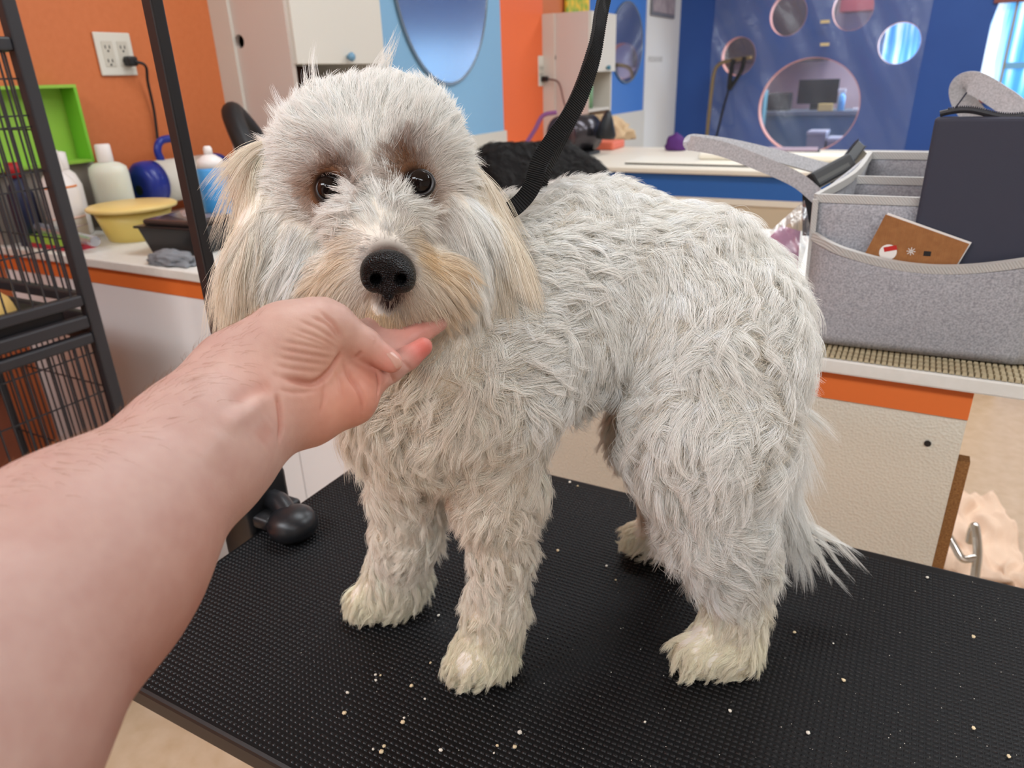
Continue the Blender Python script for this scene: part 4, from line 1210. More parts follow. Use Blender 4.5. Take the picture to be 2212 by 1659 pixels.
rb_ = MB().box((-0.95, 9.0, 1.78), (0.2, 9.29, 2.05)).build('red_valance', mat('red_valance', srgb(150, 70, 76), 0.7)); tag(rb_, 'dull red valance above the back room window', 'valance')

# ------------------------------------------------------------------ floor things at the right: peach towel and chrome stand
tw = []
V, F = [], []
n = 36
for j in range(n):
    for i in range(n):
        s_, t_ = i / (n - 1) - .5, j / (n - 1) - .5
        z = 0.012 + 0.045 * max(0, mnz.noise(Vector((s_ * 4, t_ * 4, 2.0))) + 0.25) + 0.012 * mnz.noise(Vector((s_ * 11, t_ * 11, 5.0)))
        V.append((0.315 + s_ * 0.20 + 0.03 * mnz.noise(Vector((t_ * 5, s_ * 3, 0.5))) - 0.06 * t_, 2.12 + t_ * 0.46 + 0.03 * mnz.noise(Vector((s_ * 6, t_ * 2, 8.0))), max(z, 0.008)))
for j in range(n - 1):
    for i in range(n - 1):
        F.append((j * n + i, j * n + i + 1, (j + 1) * n + i + 1, (j + 1) * n + i))
tw = mesh_obj('floor_towel', V, F, mat('peach_towel', srgb(238, 206, 180), 0.95, bump=('noise', 260, 0.4, 0.004)), None, True)
m_ = tw.modifiers.new('t', 'SOLIDIFY'); m_.thickness = 0.006; m_.offset = -1
tag(tw, 'crumpled peach towel on the tan floor', 'towel')
ch = empty('chrome_stand', (0.2, 1.5, 0), 0, 'bent chrome tube stand at the end of the counter', 'stand')
inv = Matrix.Translation((-0.2, -1.5, 0))
pA, pB_, pC_ = at(2107, 1140, 1.62), at(2112, 1195, 1.60), at(2107, 1240, 1.58)
o = MB().tube(spline([at(2095, 1170, 1.66), at(2100, 1146, 1.64), pA, pB_, pC_, at(2098, 1330, 1.56)], 8), 0.0095, 14).build('upright_tube', CHROME, ch, True); o.matrix_parent_inverse = inv
o = MB().tube(spline([at(2045, 1150, 1.62), at(2062, 1180, 1.61), at(2080, 1207, 1.60), at(2108, 1205, 1.595)], 8), 0.0085, 14).build('lower_tube', CHROME, ch, True); o.matrix_parent_inverse = inv
bz = at(2098, 1330, 1.56)
o = MB().tube([Vector(bz), Vector((bz[0], bz[1], 0.0))], 0.0095, 14).build('foot_tube', CHROME, ch, True); o.matrix_parent_inverse = inv
# ------------------------------------------------------------------ fur helper
def tint_material(name, rough=0.6, spec=0.2, sss=0.0, mult=1.0, trans=0.0, sheen=0.0, bump=None):
    m = bpy.data.materials.new(name); m.use_nodes = True
    nt = m.node_tree; b = nt.nodes['Principled BSDF']
    a = nt.nodes.new('ShaderNodeAttribute'); a.attribute_name = 'tint'
    nt.links.new(a.outputs['Color'], b.inputs['Base Color'])
    b.inputs['Roughness'].default_value = rough
    b.inputs['Specular IOR Level'].default_value = spec
    if sss:
        b.inputs['Subsurface Weight'].default_value = sss
        b.inputs['Subsurface Radius'].default_value = (1.0, 0.35, 0.2)
        b.inputs['Subsurface Scale'].default_value = 0.006
    if trans:
        out = nt.nodes['Material Output']
        t = nt.nodes.new('ShaderNodeBsdfTranslucent'); mx = nt.nodes.new('ShaderNodeMixShader'); mx.inputs['Fac'].default_value = trans
        nt.links.new(a.outputs['Color'], t.inputs['Color'])
        nt.links.new(b.outputs[0], mx.inputs[1]); nt.links.new(t.outputs[0], mx.inputs[2]); nt.links.new(mx.outputs[0], out.inputs['Surface'])
    if bump:
        tc = nt.nodes.new('ShaderNodeTexCoord'); last = None
        for kind, sc, st, dist in bump:
            if kind == 'noise':
                n = nt.nodes.new('ShaderNodeTexNoise'); n.inputs['Detail'].default_value = 4; o_ = 'Fac'
            else:
                n = nt.nodes.new('ShaderNodeTexVoronoi'); o_ = 'Distance'
            n.inputs['Scale'].default_value = sc
            nt.links.new(tc.outputs['Object'], n.inputs['Vector'])
            bp = nt.nodes.new('ShaderNodeBump'); bp.inputs['Strength'].default_value = st; bp.inputs['Distance'].default_value = dist
            nt.links.new(n.outputs[o_], bp.inputs['Height'])
            if last: nt.links.new(last.outputs['Normal'], bp.inputs['Normal'])
            last = bp
        nt.links.new(last.outputs['Normal'], b.inputs['Normal'])
    return m


def sample_surface(V, F, N, n, dens=None):
    T = np.vstack([F[:, [0, 1, 2]], F[:, [0, 2, 3]]])
    a = np.linalg.norm(np.cross(V[T[:, 1]] - V[T[:, 0]], V[T[:, 2]] - V[T[:, 0]]), axis=1)
    if dens is not None:
        a = a * dens[T].mean(1)
    t = rng.choice(len(T), n, p=a / a.sum())
    r1, r2 = np.sqrt(rng.random(n)), rng.random(n)
    w = np.stack([1 - r1, r1 * (1 - r2), r1 * r2], 1)
    P = (V[T[t]] * w[:, :, None]).sum(1)
    Nn = unit((N[T[t]] * w[:, :, None]).sum(1))
    return P, Nn


def grow(P, N, comb, L, lift, curl, turns, clump, droop, rad, per, col, coljit=0.05, K=9, width=0.00014, swirl=1.3):
    """locks at P (n,3) -> hairs (n*per, K, 3) and colours"""
    n = len(P)
    t = comb - N * (comb * N).sum(1)[:, None]
    bad = np.linalg.norm(t, axis=1) < 0.08
    t[bad] += rng.normal(size=(bad.sum(), 3)) * 0.3
    t = t - N * (t * N).sum(1)[:, None]
    t = unit(t)
    # jitter the comb direction a little per lock
    side = np.cross(N, t)
    ja = rng.normal(size=n) * 0.14 + np.array([swirl * 1.15 * mnz.noise(Vector(p) * 17.0) for p in P])
    t = t * np.cos(ja)[:, None] + side * np.sin(ja)[:, None]
    side = np.cross(N, t)
    ph = np.array([9.0 * mnz.noise(Vector(p) * 15.0 + Vector((5, 1, 2))) for p in P]) + rng.normal(size=n) * 0.6
    sgn = np.where(np.array([mnz.noise(Vector(p) * 13.0 + Vector((9, 4, 7))) for p in P]) + rng.normal(size=n) * 0.12 < 0, -1.0, 1.0)
    turns = turns * (0.7 + 0.6 * rng.random(n))
    Lk = L * (0.75 + 0.5 * rng.random(n))
    idx = np.repeat(np.arange(n), per)
    m = len(idx)
    # hair roots in a disc round the lock
    rr = rad[idx] * np.sqrt(rng.random(m)); an = rng.random(m) * 6.283
    off = t[idx] * (rr * np.cos(an))[:, None] + side[idx] * (rr * np.sin(an))[:, None]
    Lh = Lk[idx] * (0.8 + 0.3 * rng.random(m))
    lf = np.clip(lift[idx] + rng.normal(size=m) * 0.07, 0.05, 1.2)
    s = np.linspace(0, 1, K)[None, :]
    nn = lf[:, None] * (s - 0.42 * s * s)                       # rise, then bend over
    tt = np.sqrt(np.clip(1 - (lf * 0.6) ** 2, 0.15, 1))[:, None] * (0.35 * s + 0.65 * s ** 1.5)
    ramp = np.minimum(1, 1.6 * s)
    phh = ph[idx][:, None] + rng.normal(size=m)[:, None] * 0.09
    wob = turns[idx][:, None] * 6.283 * s
    A = curl[idx][:, None] * ramp
    su = A * np.sin(phh + wob) * sgn[idx][:, None] - A * np.sin(phh) * (1 - s)
    sn = 0.6 * A * np.cos(phh + wob)
    cl = 1 - clump[idx][:, None] * s ** 0.8
    Q = (P[idx] - N[idx] * 0.0025)[:, None, :] + off[:, None, :] * cl[:, :, None]
    Q = Q + N[idx][:, None, :] * (Lh[:, None] * nn + np.maximum(sn, -0.3 * Lh[:, None] * nn))[:, :, None]
    Q = Q + t[idx][:, None, :] * (Lh[:, None] * tt)[:, :, None] + side[idx][:, None, :] * su[:, :, None]
    Q[:, :, 2] -= (droop[idx] * Lh)[:, None] * (s ** 2)
    Q += (rng.normal(size=(m, 1, 3)) * 0.0006) * s[:, :, None]
    c = col[idx] * (1 + rng.normal(size=(m, 1)) * coljit) * (1 + rng.normal(size=n) * coljit * 0.8)[idx][:, None]
    prof = width * np.array([1.0, 1.0, 1.0, 0.95, 0.9, 0.8, 0.68, 0.5, 0.2])[:K]
    return Q, prof, np.clip(c, 0.003, 0.97)


def lin3(r, g, b):
    return np.array(srgb(r, g, b)[:3])


# ------------------------------------------------------------------ white dog
FUR_W = lin3(250, 247, 241)
FUR_C = lin3(247, 239, 216)      # cream paws
FUR_T = lin3(228, 198, 154)      # tan muzzle
FUR_E = lin3(244, 231, 212)      # blond ears
FUR_S = lin3(116, 72, 42)       # eye stains
FUR_CH = lin3(248, 239, 226)     # warmer chest


def Pq(q):
    return at(q[0], q[1], q[2]), q[3] * q[2] / FPX


HT = {  # tag: length, lift, curl amplitude, turns, clump, droop, lock radius, colour
    'body': (0.034, 0.46, 0.0068, 1.4, 0.96, 0.22, 0.0102, FUR_W),
    'back': (0.022, 0.60, 0.0026, 0.8, 0.70, 0.05, 0.0065, FUR_W),
    'chest': (0.032, 0.42, 0.0056, 1.3, 0.95, 0.30, 0.0096, FUR_CH),
    'thigh': (0.036, 0.48, 0.0078, 1.5, 0.96, 0.28, 0.0100, FUR_W),
    'leg': (0.022, 0.50, 0.0040, 1.1, 0.95, 0.28, 0.0074, FUR_CH),
    'paw': (0.019, 0.55, 0.0024, 0.9, 0.92, 0.32, 0.0064, FUR_C),
    'head': (0.026, 0.36, 0.0016, 0.6, 0.70, 0.08, 0.0065, FUR_W),
    'crown': (0.030, 0.60, 0.0030, 0.7, 0.82, 0.02, 0.0080, FUR_W),
    'cheek': (0.030, 0.38, 0.0018, 0.6, 0.82, 0.35, 0.0062, FUR_W),
    'muzzle': (0.026, 0.42, 0.0016, 0.5, 0.80, 0.30, 0.0052, FUR_W),
    'chin': (0.019, 0.36, 0.0016, 0.5, 0.78, 0.55, 0.0046, FUR_T),
    'ear': (0.052, 0.18, 0.0026, 0.9, 0.90, 0.55, 0.0066, FUR_E),
    'tail': (0.055, 0.25, 0.0018, 0.5, 0.85, 0.35, 0.0055, FUR_W),
}
PR = [  # a, b, blend, tag, comb (du, dv, toward camera)
    ((1010, 735, 0.610, 185), (1250, 628, 0.640, 182), 0.03, 'body', (0.9, 0.5, 0)),
    ((1250, 628, 0.640, 182), (1485, 672, 0.640, 192), 0.03, 'body', (0.9, 0.5, 0)),
    ((1485, 675, 0.640, 188), (1552, 700, 0.632, 146), 0.03, 'thigh', (0.8, 0.7, 0)),
    ((1120, 545, 0.640, 105), (1300, 530, 0.660, 108), 0.03, 'back', (0.7, -0.5, 0)),
    ((1300, 530, 0.660, 108), (1465, 570, 0.665, 100), 0.03, 'back', (0.8, -0.3, 0)),
    ((1110, 770, 0.600, 155), (1165, 755, 0.610, 120), 0.03, 'body', (0.7, 0.8, 0)),
    ((900, 560, 0.575, 130), (930, 800, 0.590, 165), 0.03, 'chest', (0.2, 1, 0)),       # neck to chest
    ((930, 800, 0.590, 160), (880, 890, 0.595, 115), 0.03, 'chest', (0.1, 1, 0.2)),
    ((1060, 860, 0.588, 125), (1068, 1045, 0.612, 82), 0.025, 'chest', (0.15, 1, 0)),     # near foreleg
    ((1068, 1045, 0.612, 82), (1083, 1165, 0.632, 54), 0.02, 'leg', (0.1, 1, 0)),
    ((1083, 1165, 0.632, 54), (1072, 1310, 0.655, 54), 0.02, 'leg', (0.1, 1, 0)),
    ((1072, 1310, 0.655, 54), (1050, 1405, 0.664, 58), 0.015, 'paw', (-0.1, 1, 0.2)),
    ((1055, 1405, 0.666, 56), (1010, 1432, 0.655, 42), 0.015, 'paw', (-0.5, 0.9, 0.3)),
    ((890, 900, 0.640, 105), (885, 1050, 0.688, 64), 0.025, 'chest', (0.0, 1, 0)),        # far foreleg
    ((885, 1050, 0.688, 64), (876, 1150, 0.712, 56), 0.02, 'leg', (0, 1, 0)),
    ((876, 1150, 0.712, 56), (860, 1235, 0.738, 54), 0.02, 'leg', (-0.1, 1, 0)),
    ((860, 1235, 0.738, 56), (845, 1275, 0.748, 58), 0.015, 'paw', (-0.3, 1, 0.2)),
    ((848, 1280, 0.750, 50), (795, 1298, 0.742, 40), 0.015, 'paw', (-0.7, 0.8, 0.3)),
    ((1545, 760, 0.592, 158), (1525, 915, 0.588, 148), 0.03, 'thigh', (0.3, 1, 0)),       # near hind leg
    ((1525, 915, 0.588, 148), (1530, 1075, 0.606, 100), 0.025, 'thigh', (0.3, 1, 0)),
    ((1530, 1075, 0.606, 100), (1582, 1195, 0.636, 66), 0.02, 'thigh', (0.4, 1, 0)),
    ((1582, 1195, 0.636, 66), (1588, 1300, 0.655, 56), 0.02, 'leg', (0.1, 1, 0)),
    ((1588, 1300, 0.655, 56), (1572, 1385, 0.665, 66), 0.015, 'paw', (0, 1, 0.2)),
    ((1572, 1390, 0.666, 60), (1505, 1412, 0.655, 46), 0.015, 'paw', (-0.5, 0.9, 0.3)),
    ((1440, 780, 0.690, 105), (1385, 930, 0.730, 62), 0.02, 'leg', (0, 1, 0)),            # far hind leg
    ((1385, 930, 0.730, 62), (1440, 1080, 0.790, 44), 0.02, 'leg', (0.2, 1, 0)),
    ((1440, 1080, 0.790, 44), (1430, 1150, 0.815, 44), 0.015, 'leg', (0, 1, 0)),
    ((1430, 1155, 0.817, 42), (1385, 1160, 0.815, 36), 0.015, 'paw', (-0.8, 0.4, 0.2)),
    ((1655, 890, 0.660, 45), (1692, 1050, 0.690, 17), 0.02, 'tail', (0.15, 1, 0)),        # tail
    ((1692, 1050, 0.690, 17), (1712, 1140, 0.705, 8), 0.01, 'tail', (0.35, 1, 0)),
    ((760, 372, 0.535, 158), (845, 366, 0.535, 158), 0.02, 'head', (0, -1, 0)),           # skull
    ((735, 325, 0.535, 100), (872, 316, 0.535, 100), 0.02, 'crown', (0, -1, 0)),
    ((790, 310, 0.535, 88), (825, 306, 0.535, 88), 0.025, 'crown', (0, -1, 0)),
    ((800, 430, 0.505, 110), (818, 480, 0.490, 88), 0.02, 'head', (0, -1, 0)),            # brow to stop
    ((815, 495, 0.490, 86), (836, 568, 0.462, 62), 0.015, 'muzzle', (0, -1, 0)),
    ((650, 500, 0.530, 88), (655, 570, 0.525, 72), 0.02, 'cheek', (-0.3, 1, 0)),
    ((960, 500, 0.530, 90), (965, 590, 0.525, 76), 0.02, 'cheek', (0.3, 1, 0)),
    ((775, 600, 0.474, 56), (735, 600, 0.492, 60), 0.015, 'muzzle', (-1, 0.5, 0)),
    ((890, 605, 0.474, 58), (935, 610, 0.492, 62), 0.015, 'muzzle', (1, 0.5, 0)),
    ((838, 668, 0.474, 44), (850, 660, 0.500, 56), 0.012, 'chin', (0, 1, 0)),
    ((590, 345, 0.540, 40), (566, 520, 0.522, 46), 0.015, 'ear', (0.0, 1, 0)),          # ears
    ((566, 520, 0.522, 46), (560, 590, 0.518, 26), 0.015, 'ear', (-0.06, 1, 0)),
    ((1010, 395, 0.550, 36), (1056, 520, 0.542, 38), 0.015, 'ear', (0.12, 1, 0)),
    ((1056, 520, 0.542, 38), (1072, 600, 0.542, 22), 0.015, 'ear', (0.15, 1, 0)),
]
prims = []
for a, b, k, tg, cb in PR:
    pa, ra = Pq(a); pb, rb = Pq(b)
    cw = unit(ROT @ np.array([cb[0], -cb[1], cb[2]]))
    prims.append((pa, pb, ra, rb, k, tg, cw))
lo = np.min([np.minimum(p[0] - p[2], p[1] - p[3]) for p in prims], 0) - 0.02
hi = np.max([np.maximum(p[0] + p[2], p[1] + p[3]) for p in prims], 0) + 0.02
lo[2] = TT + 0.001 - 0.02
sd = SDF(lo, hi, 0.0032)
for pa, pb, ra, rb, k, tg, cw in prims:
    sd.cone(pa, pb, ra, rb, k)
# flat soles on the mat
zz = sd.lo[2] + sd.h * np.arange(sd.n[2])
sd.g = np.maximum(sd.g, ((TT + 0.003) - zz)[None, None, :].astype(np.float32))
EYES = [at(713, 410, 0.4835), at(909, 396, 0.4835)]
ER = 0.0098
for e in EYES:
    sd.cone(e, e + unit(np.array([0, 0, CAMZ]) - e) * 0.02, ER * 1.02, ER * 1.15, 0.004, sub=True)
V, F = sd.mesh(3)
N, _ = vnormals(V, F)
NOSE = at(839, 592, 0.4395)
view_n = unit(np.array([0, 0, CAMZ]) - NOSE)
# skin colour: pale, dark round eyes and lips
skin = np.tile(lin3(236, 227, 214), (len(V), 1))
for e in EYES:
    d = np.linalg.norm(V - e, axis=1)
    w = np.clip(1 - (d - 0.016) / 0.012, 0, 1)[:, None]
    skin = skin * (1 - w) + lin3(116, 80, 56) * w
    w = np.clip(1 - (d - 0.0108) / 0.004, 0, 1)[:, None]
    skin = skin * (1 - w) + lin3(38, 26, 22) * w
d = np.linalg.norm(V - NOSE, axis=1); w = np.clip(1 - (d - 0.019) / 0.012, 0, 1)[:, None]
skin = skin * (1 - w) + lin3(96, 82, 74) * w
d = np.linalg.norm(V - at(842, 655, 0.455), axis=1); w = np.clip(1 - (d - 0.006) / 0.008, 0, 1)[:, None]
skin = skin * (1 - w) + lin3(52, 38, 36) * w
dog = quick_mesh('dog', V, F, tint_material('dog_skin', 0.8, 0.1), None, skin)
tag(dog, 'curly white doodle dog standing on the black grooming table', 'dog')

# eyes
for e in EYES:
    d0 = unit(np.array([0, 0, CAMZ]) - e)
    eo = MB().lathe([(0.0001, -ER)] + [(ER * math.cos(a), ER * math.sin(a)) for a in np.linspace(-1.45, 1.45, 22)] + [(0.0001, ER)], tuple(e), 32, tuple(d0)).build('eye', mat('dog_eye', srgb(20, 13, 11), 0.06, spec=0.32), dog, True)
    tu_ = Vector(camU); tr_ = Vector(camR)
    ring = [Vector(e) + Vector(d0) * (ER * 0.60) + (tr_ * math.cos(a) * 1.0 + tu_ * math.sin(a) * 0.94) * ER * 0.86 for a in np.linspace(0, 6.283, 33)[:-1]]
    MB().tube(ring, 0.0016, 8, closed=True).build('eyelid', mat('dog_eyelid', srgb(28, 22, 20), 0.35), dog, True)
# nose leather
ns = SDF(NOSE - 0.03, NOSE + 0.03, 0.0008)
nr, nu_ = camR * 0.999, camU
nf = view_n


def npt(x, y, z):
    return NOSE + nr * x + nu_ * y + nf * z


ns.ell(npt(0, 0.003, -0.003), [nr, nu_, nf], (0.0158, 0.0118, 0.0125), 0.004)
ns.ell(npt(-0.0085, -0.002, -0.001), [nr, nu_, nf], (0.0082, 0.0095, 0.0100), 0.004)
ns.ell(npt(0.0085, -0.002, -0.001), [nr, nu_, nf], (0.0082, 0.0095, 0.0100), 0.004)
ns.cone(npt(0, -0.004, -0.001), npt(0, -0.0135, -0.003), 0.0062, 0.0035, 0.005)
for s_ in (-1, 1):
    ns.cone(npt(s_ * 0.0066, -0.0035, 0.012), npt(s_ * 0.0085, -0.0025, 0.0), 0.0040, 0.0028, 0.0016, sub=True)
    ns.cone(npt(s_ * 0.0080, -0.0050, 0.011), npt(s_ * 0.0142, -0.0070, 0.004), 0.0016, 0.0008, 0.0012, sub=True)
ns.cone(npt(0, -0.001, 0.0105), npt(0, -0.016, 0.005), 0.0006, 0.0008, 0.0014, sub=True)
nV, nF = ns.mesh(2)
quick_mesh('nose', nV, nF, mat('dog_nose', srgb(15, 14, 15), 0.27, spec=0.32, bump=('voronoi', 1000, 1.0, 0.0016)), dog)

# fur roots
def prim_field(P):
    """blend the per-primitive hair parameters at points P"""
    n = len(P)
    D = np.zeros((n, len(prims)))
    for i, (pa, pb, ra, rb, k, tg, cw) in enumerate(prims):
        ba = pb - pa
        t = np.clip(((P - pa) @ ba) / (ba @ ba), 0, 1)
        D[:, i] = np.linalg.norm(P - pa - t[:, None] * ba, axis=1) - (ra + (rb - ra) * t)
    W = np.exp(-(D - D.min(1)[:, None]) / 0.0045)
    W /= W.sum(1)[:, None]
    num = np.array([[HT[p[5]][j] for j in range(7)] for p in prims])
    par = W @ num
    colr = W @ np.array([HT[p[5]][7] for p in prims])
    comb = W @ np.array([p[6] for p in prims])
    main = np.argmax(W, 1)
    return par, colr, comb, main, W


TAGS = np.array([p[5] for p in prims])
headset = np.isin(TAGS, ['head', 'crown', 'cheek', 'muzzle', 'chin'])
faceC = at(822, 470, 0.47)
noseC = at(838, 575, 0.455)


def make_fur(name, nlocks, per, select, scaleL=1.0, width=0.00014, clumpmul=1.0, radmul=1.0, dens=None, swirl=1.3, under=False):
    P, Nn = sample_surface(V, F, N, nlocks, dens)
    par, colr, comb, main, W = prim_field(P)
    hw = (W[:, headset]).sum(1)
    tg = TAGS[main]
    keep = select(hw, tg, P)
    P, Nn, par, colr, comb, hw, tg = P[keep], Nn[keep], par[keep], colr[keep], comb[keep], hw[keep], tg[keep]
    L, lift, curl, turns, clump, droop, rad = [par[:, j].copy() for j in range(7)]
    # face: hair radiates from the muzzle
    hm = hw > 0.5
    mz = np.isin(tg, ['muzzle', 'chin']) & hm
    hd = np.isin(tg, ['head', 'crown']) & hm
    comb[mz] = unit(P[mz] - noseC) + ROT @ np.array([0, -0.25, 0.0])
    comb[hd] = unit(P[hd] - faceC)
    ck = (tg == 'cheek') & hm
    comb[ck] = unit(P[ck] - faceC) * 0.6 + ROT @ np.array([0, -0.9, 0])
    # close to nose and eyes the coat is short
    dn = np.linalg.norm(P - NOSE, axis=1)
    L *= np.clip((dn - 0.009) / 0.024, 0.2, 1)
    colour = colr.copy()

    def spot(c, r, col, s=1.0):
        d = np.linalg.norm(P - c, axis=1)
        w = (s * np.exp(-(d / r) ** 2))[:, None]
        colour[:] = colour * (1 - w) + np.array(col) * w
    if hm.any():
        for c_, r_, s_ in (((770, 560, 0.462), 0.013, 0.75), ((905, 550, 0.462), 0.014, 0.95), ((955, 575, 0.48), 0.014, 0.7), ((725, 600, 0.475), 0.014, 0.6), ((800, 690, 0.46), 0.018, 0.6), ((890, 690, 0.46), 0.018, 0.6), ((935, 640, 0.475), 0.016, 0.5), ((750, 650, 0.47), 0.014, 0.55)):
            spot(at(*c_), r_, FUR_T, s_)
        spot(at(838, 545, 0.447), 0.0125, lin3(120, 108, 100), 0.85)
        spot(at(838, 640, 0.452), 0.009, lin3(96, 80, 74), 0.7)
        for e in EYES: spot(e, 0.0175, lin3(158, 116, 84), 0.8)
        for ce, off in ((0, (0.004, 0.013)), (1, (-0.009, 0.013))):
            e = EYES[ce]
            spot(e + camR * off[0] + camU * off[1], 0.0125, FUR_S, 0.97)
        spot(EYES[0] + camR * 0.008 + camU * 0.008, 0.011, FUR_S, 0.9)
        spot(EYES[0] - camR * 0.013 - camU * 0.002, 0.009, lin3(160, 116, 82), 0.8)
        spot(EYES[1] + camR * 0.012 - camU * 0.006, 0.012, lin3(152, 108, 74), 0.9)
        spot(EYES[1] - camR * 0.012 + camU * 0.004, 0.008, lin3(158, 116, 82), 0.7)
    ok = dn > 0.0140
    for e in EYES:
        f = P - e
        d = np.linalg.norm(f, axis=1)
        near = d < 0.026
        L[near] *= np.clip((d[near] - 0.006) / 0.020, 0.22, 1)
        cs = d < 0.022
        away = unit(f)
        # above the eye hair lies up and out; below it lies down, never over the eye
        comb[cs] = away[cs] + 0.3 * comb[cs]
        lift[cs] = np.minimum(lift[cs], 0.38)
        ok &= d > ER * 1.12
    # crown tufts: bigger clumps, more uneven
    cr_ = tg == 'crown'
    L[cr_] *= 0.7 + 0.75 * rng.random(cr_.sum())
    rad[cr_] *= 1.15
    # keep feet hair from going under the table
    low = P[:, 2] < TT + 0.03
    droop[low] *= 0.4
    L[low] *= 0.85
    # hair on the under side of the soles is dropped
    ok &= ~((Nn[:, 2] < -0.75) & (P[:, 2] < TT + 0.012))
    P, Nn, comb, L, lift, curl, turns, clump, droop, rad, colour = [a[ok] for a in (P, Nn, comb, L, lift, curl, turns, clump, droop, rad, colour)]
    if under: colour = colour * np.array([0.88, 0.83, 0.76])  # darker, warmer undercoat paints shade into the gaps between locks
    Q, prof, c = grow(P, Nn, comb, L * scaleL, lift, curl, turns, clump * clumpmul, droop, rad * radmul, per, colour, width=width, swirl=swirl)
    Q[:, :, 2] = np.maximum(Q[:, :, 2], TT + 0.0008)
    return hair_obj(name, Q, prof, c, FURM, dog)


FURM = tint_material('dog_fur', 0.5, 0.22, trans=0.2)
QF = 1.0
body_sel = lambda hw, tg, P: (hw <= 0.5) & (tg != 'ear') & (tg != 'tail')
head_sel = lambda hw, tg, P: (hw > 0.5)
ear_sel = lambda hw, tg, P: (hw <= 0.5) & (tg == 'ear')
tail_sel = lambda hw, tg, P: (hw <= 0.5) & (tg == 'tail')
pv, cv, mv, main_v, Wv = prim_field(V)
hwv = Wv[:, headset].sum(1)
dens_head = np.where(hwv > 0.3, 1.0, 0.0)
dens_body = np.where(hwv < 0.7, 1.0, 0.0)
dens_ear = np.where(np.isin(TAGS[main_v], ['ear']), 1.0, 0.0)
dens_tail = np.where(np.isin(TAGS[main_v], ['tail']), 1.0, 0.0)
make_fur('undercoat', int(27000 * QF), 3, body_sel, 0.58, 0.00016, 0.3, 1.0, dens_body, 1.3, True)
make_fur('body_fur', int(9200 * QF), 30, body_sel, 1.0, 0.00015, 1.0, 1.0, dens_body)
make_fur('head_undercoat', int(14000 * QF), 3, head_sel, 0.6, 0.00013, 0.3, 0.8, dens_head, 0.5)
make_fur('head_fur', int(4600 * QF), 22, head_sel, 1.0, 0.00013, 1.0, 0.9, dens_head, 0.5)
dN_ = np.linalg.norm(V - NOSE, axis=1); dE_ = np.minimum(np.linalg.norm(V - EYES[0], axis=1), np.linalg.norm(V - EYES[1], axis=1))
dens_face = np.where((dN_ < 0.034) | (dE_ < 0.026), 1.0, 0.0) * (hwv > 0.3)
make_fur('face_short_fur', int(9000 * QF), 4, head_sel, 0.85, 0.00011, 0.5, 0.5, dens_face, 0.3)
make_fur('ear_fur', 900, 24, ear_sel, 1.0, 0.00014, 1.0, 1.0, dens_ear, 0.12)
make_fur('tail_fur', 260, 20, tail_sel, 1.0, 0.00014, 1.0, 1.0, dens_tail, 0.3)

# hand-placed tufts: pixel, depth, direction, length, radius, hairs, colour
TUFTS = [(758, 462, .478, -.55, -1, .25, .021, .0040, 60, FUR_W), (775, 455, .476, -.25, -1, .3, .022, .0040, 60, FUR_W), (742, 470, .480, -.9, -.7, .3, .020, .0035, 50, FUR_W),
         (722, 470, .482, -.9, -.5, .25, .020, .0035, 50, FUR_W), (868, 450, .478, .55, -1, .3, .020, .0038, 60, FUR_W), (852, 455, .476, .3, -1, .3, .022, .0038, 60, FUR_W), (888, 455, .480, .8, -.8, .3, .017, .0032, 50, FUR_W),
         (905, 462, .483, .9, -.5, .25, .020, .0035, 50, FUR_W), (815, 470, .470, 0, -1, .35, .024, .0045, 70, FUR_W), (838, 470, .470, .15, -1, .35, .024, .0045, 70, FUR_W), (795, 470, .472, -.15, -1, .35, .024, .0045, 70, FUR_W),
         (842, 385, .478, .12, -1, .3, .030, .0040, 60, FUR_W), (740, 240, .53, .1, -1, .1, .032, .0085, 260, FUR_W), (765, 225, .53, -.1, -1, .1, .034, .0085, 260, FUR_W), (690, 255, .53, -.35, -1, .1, .045, .0070, 100, FUR_W), (655, 285, .535, -.6, -.9, .1, .042, .0065, 90, FUR_W),
         (815, 225, .53, .2, -1, .1, .046, .0075, 110, FUR_W), (855, 235, .53, .2, -1, .1, .042, .0070, 100, FUR_W), (905, 260, .535, .6, -.8, .1, .038, .0070, 100, FUR_W), (625, 320, .54, -.9, -.5, .1, .040, .0060, 90, FUR_W),
         (560, 560, .515, -.3, 1, .1, .060, .0060, 90, FUR_E), (585, 560, .515, -.05, 1, .1, .058, .0060, 90, FUR_E), (548, 520, .518, -.32, 1, .1, .060, .0050, 80, FUR_E), (605, 570, .515, .12, 1, .1, .052, .0055, 90, FUR_E), (545, 480, .52, -.3, 1, .1, .046, .0045, 70, FUR_E),
         (1060, 560, .535, .05, 1, .1, .055, .0055, 90, FUR_E), (1080, 560, .535, .2, 1, .1, .055, .0055, 90, FUR_E), (1095, 545, .535, .28, 1, .1, .052, .0045, 80, FUR_E), (1040, 580, .535, -.1, 1, .1, .05, .0050, 80, FUR_E),
         (1702, 1095, .702, .18, 1, .1, .075, .0045, 90, FUR_W), (1712, 1120, .705, .42, 1, .1, .072, .0040, 90, FUR_W), (1704, 1130, .704, .02, 1, .1, .066, .0040, 90, FUR_W), (1716, 1130, .706, .62, 1, .1, .060, .0035, 75, FUR_W)]
TP = np.array([at(*t[:3]) for t in TUFTS])
TD = np.array([unit(ROT @ np.array([t[3], -t[4], t[5]])) for t in TUFTS])
for i_, t in enumerate(TUFTS):
    pass
qs, cs_ = [], []
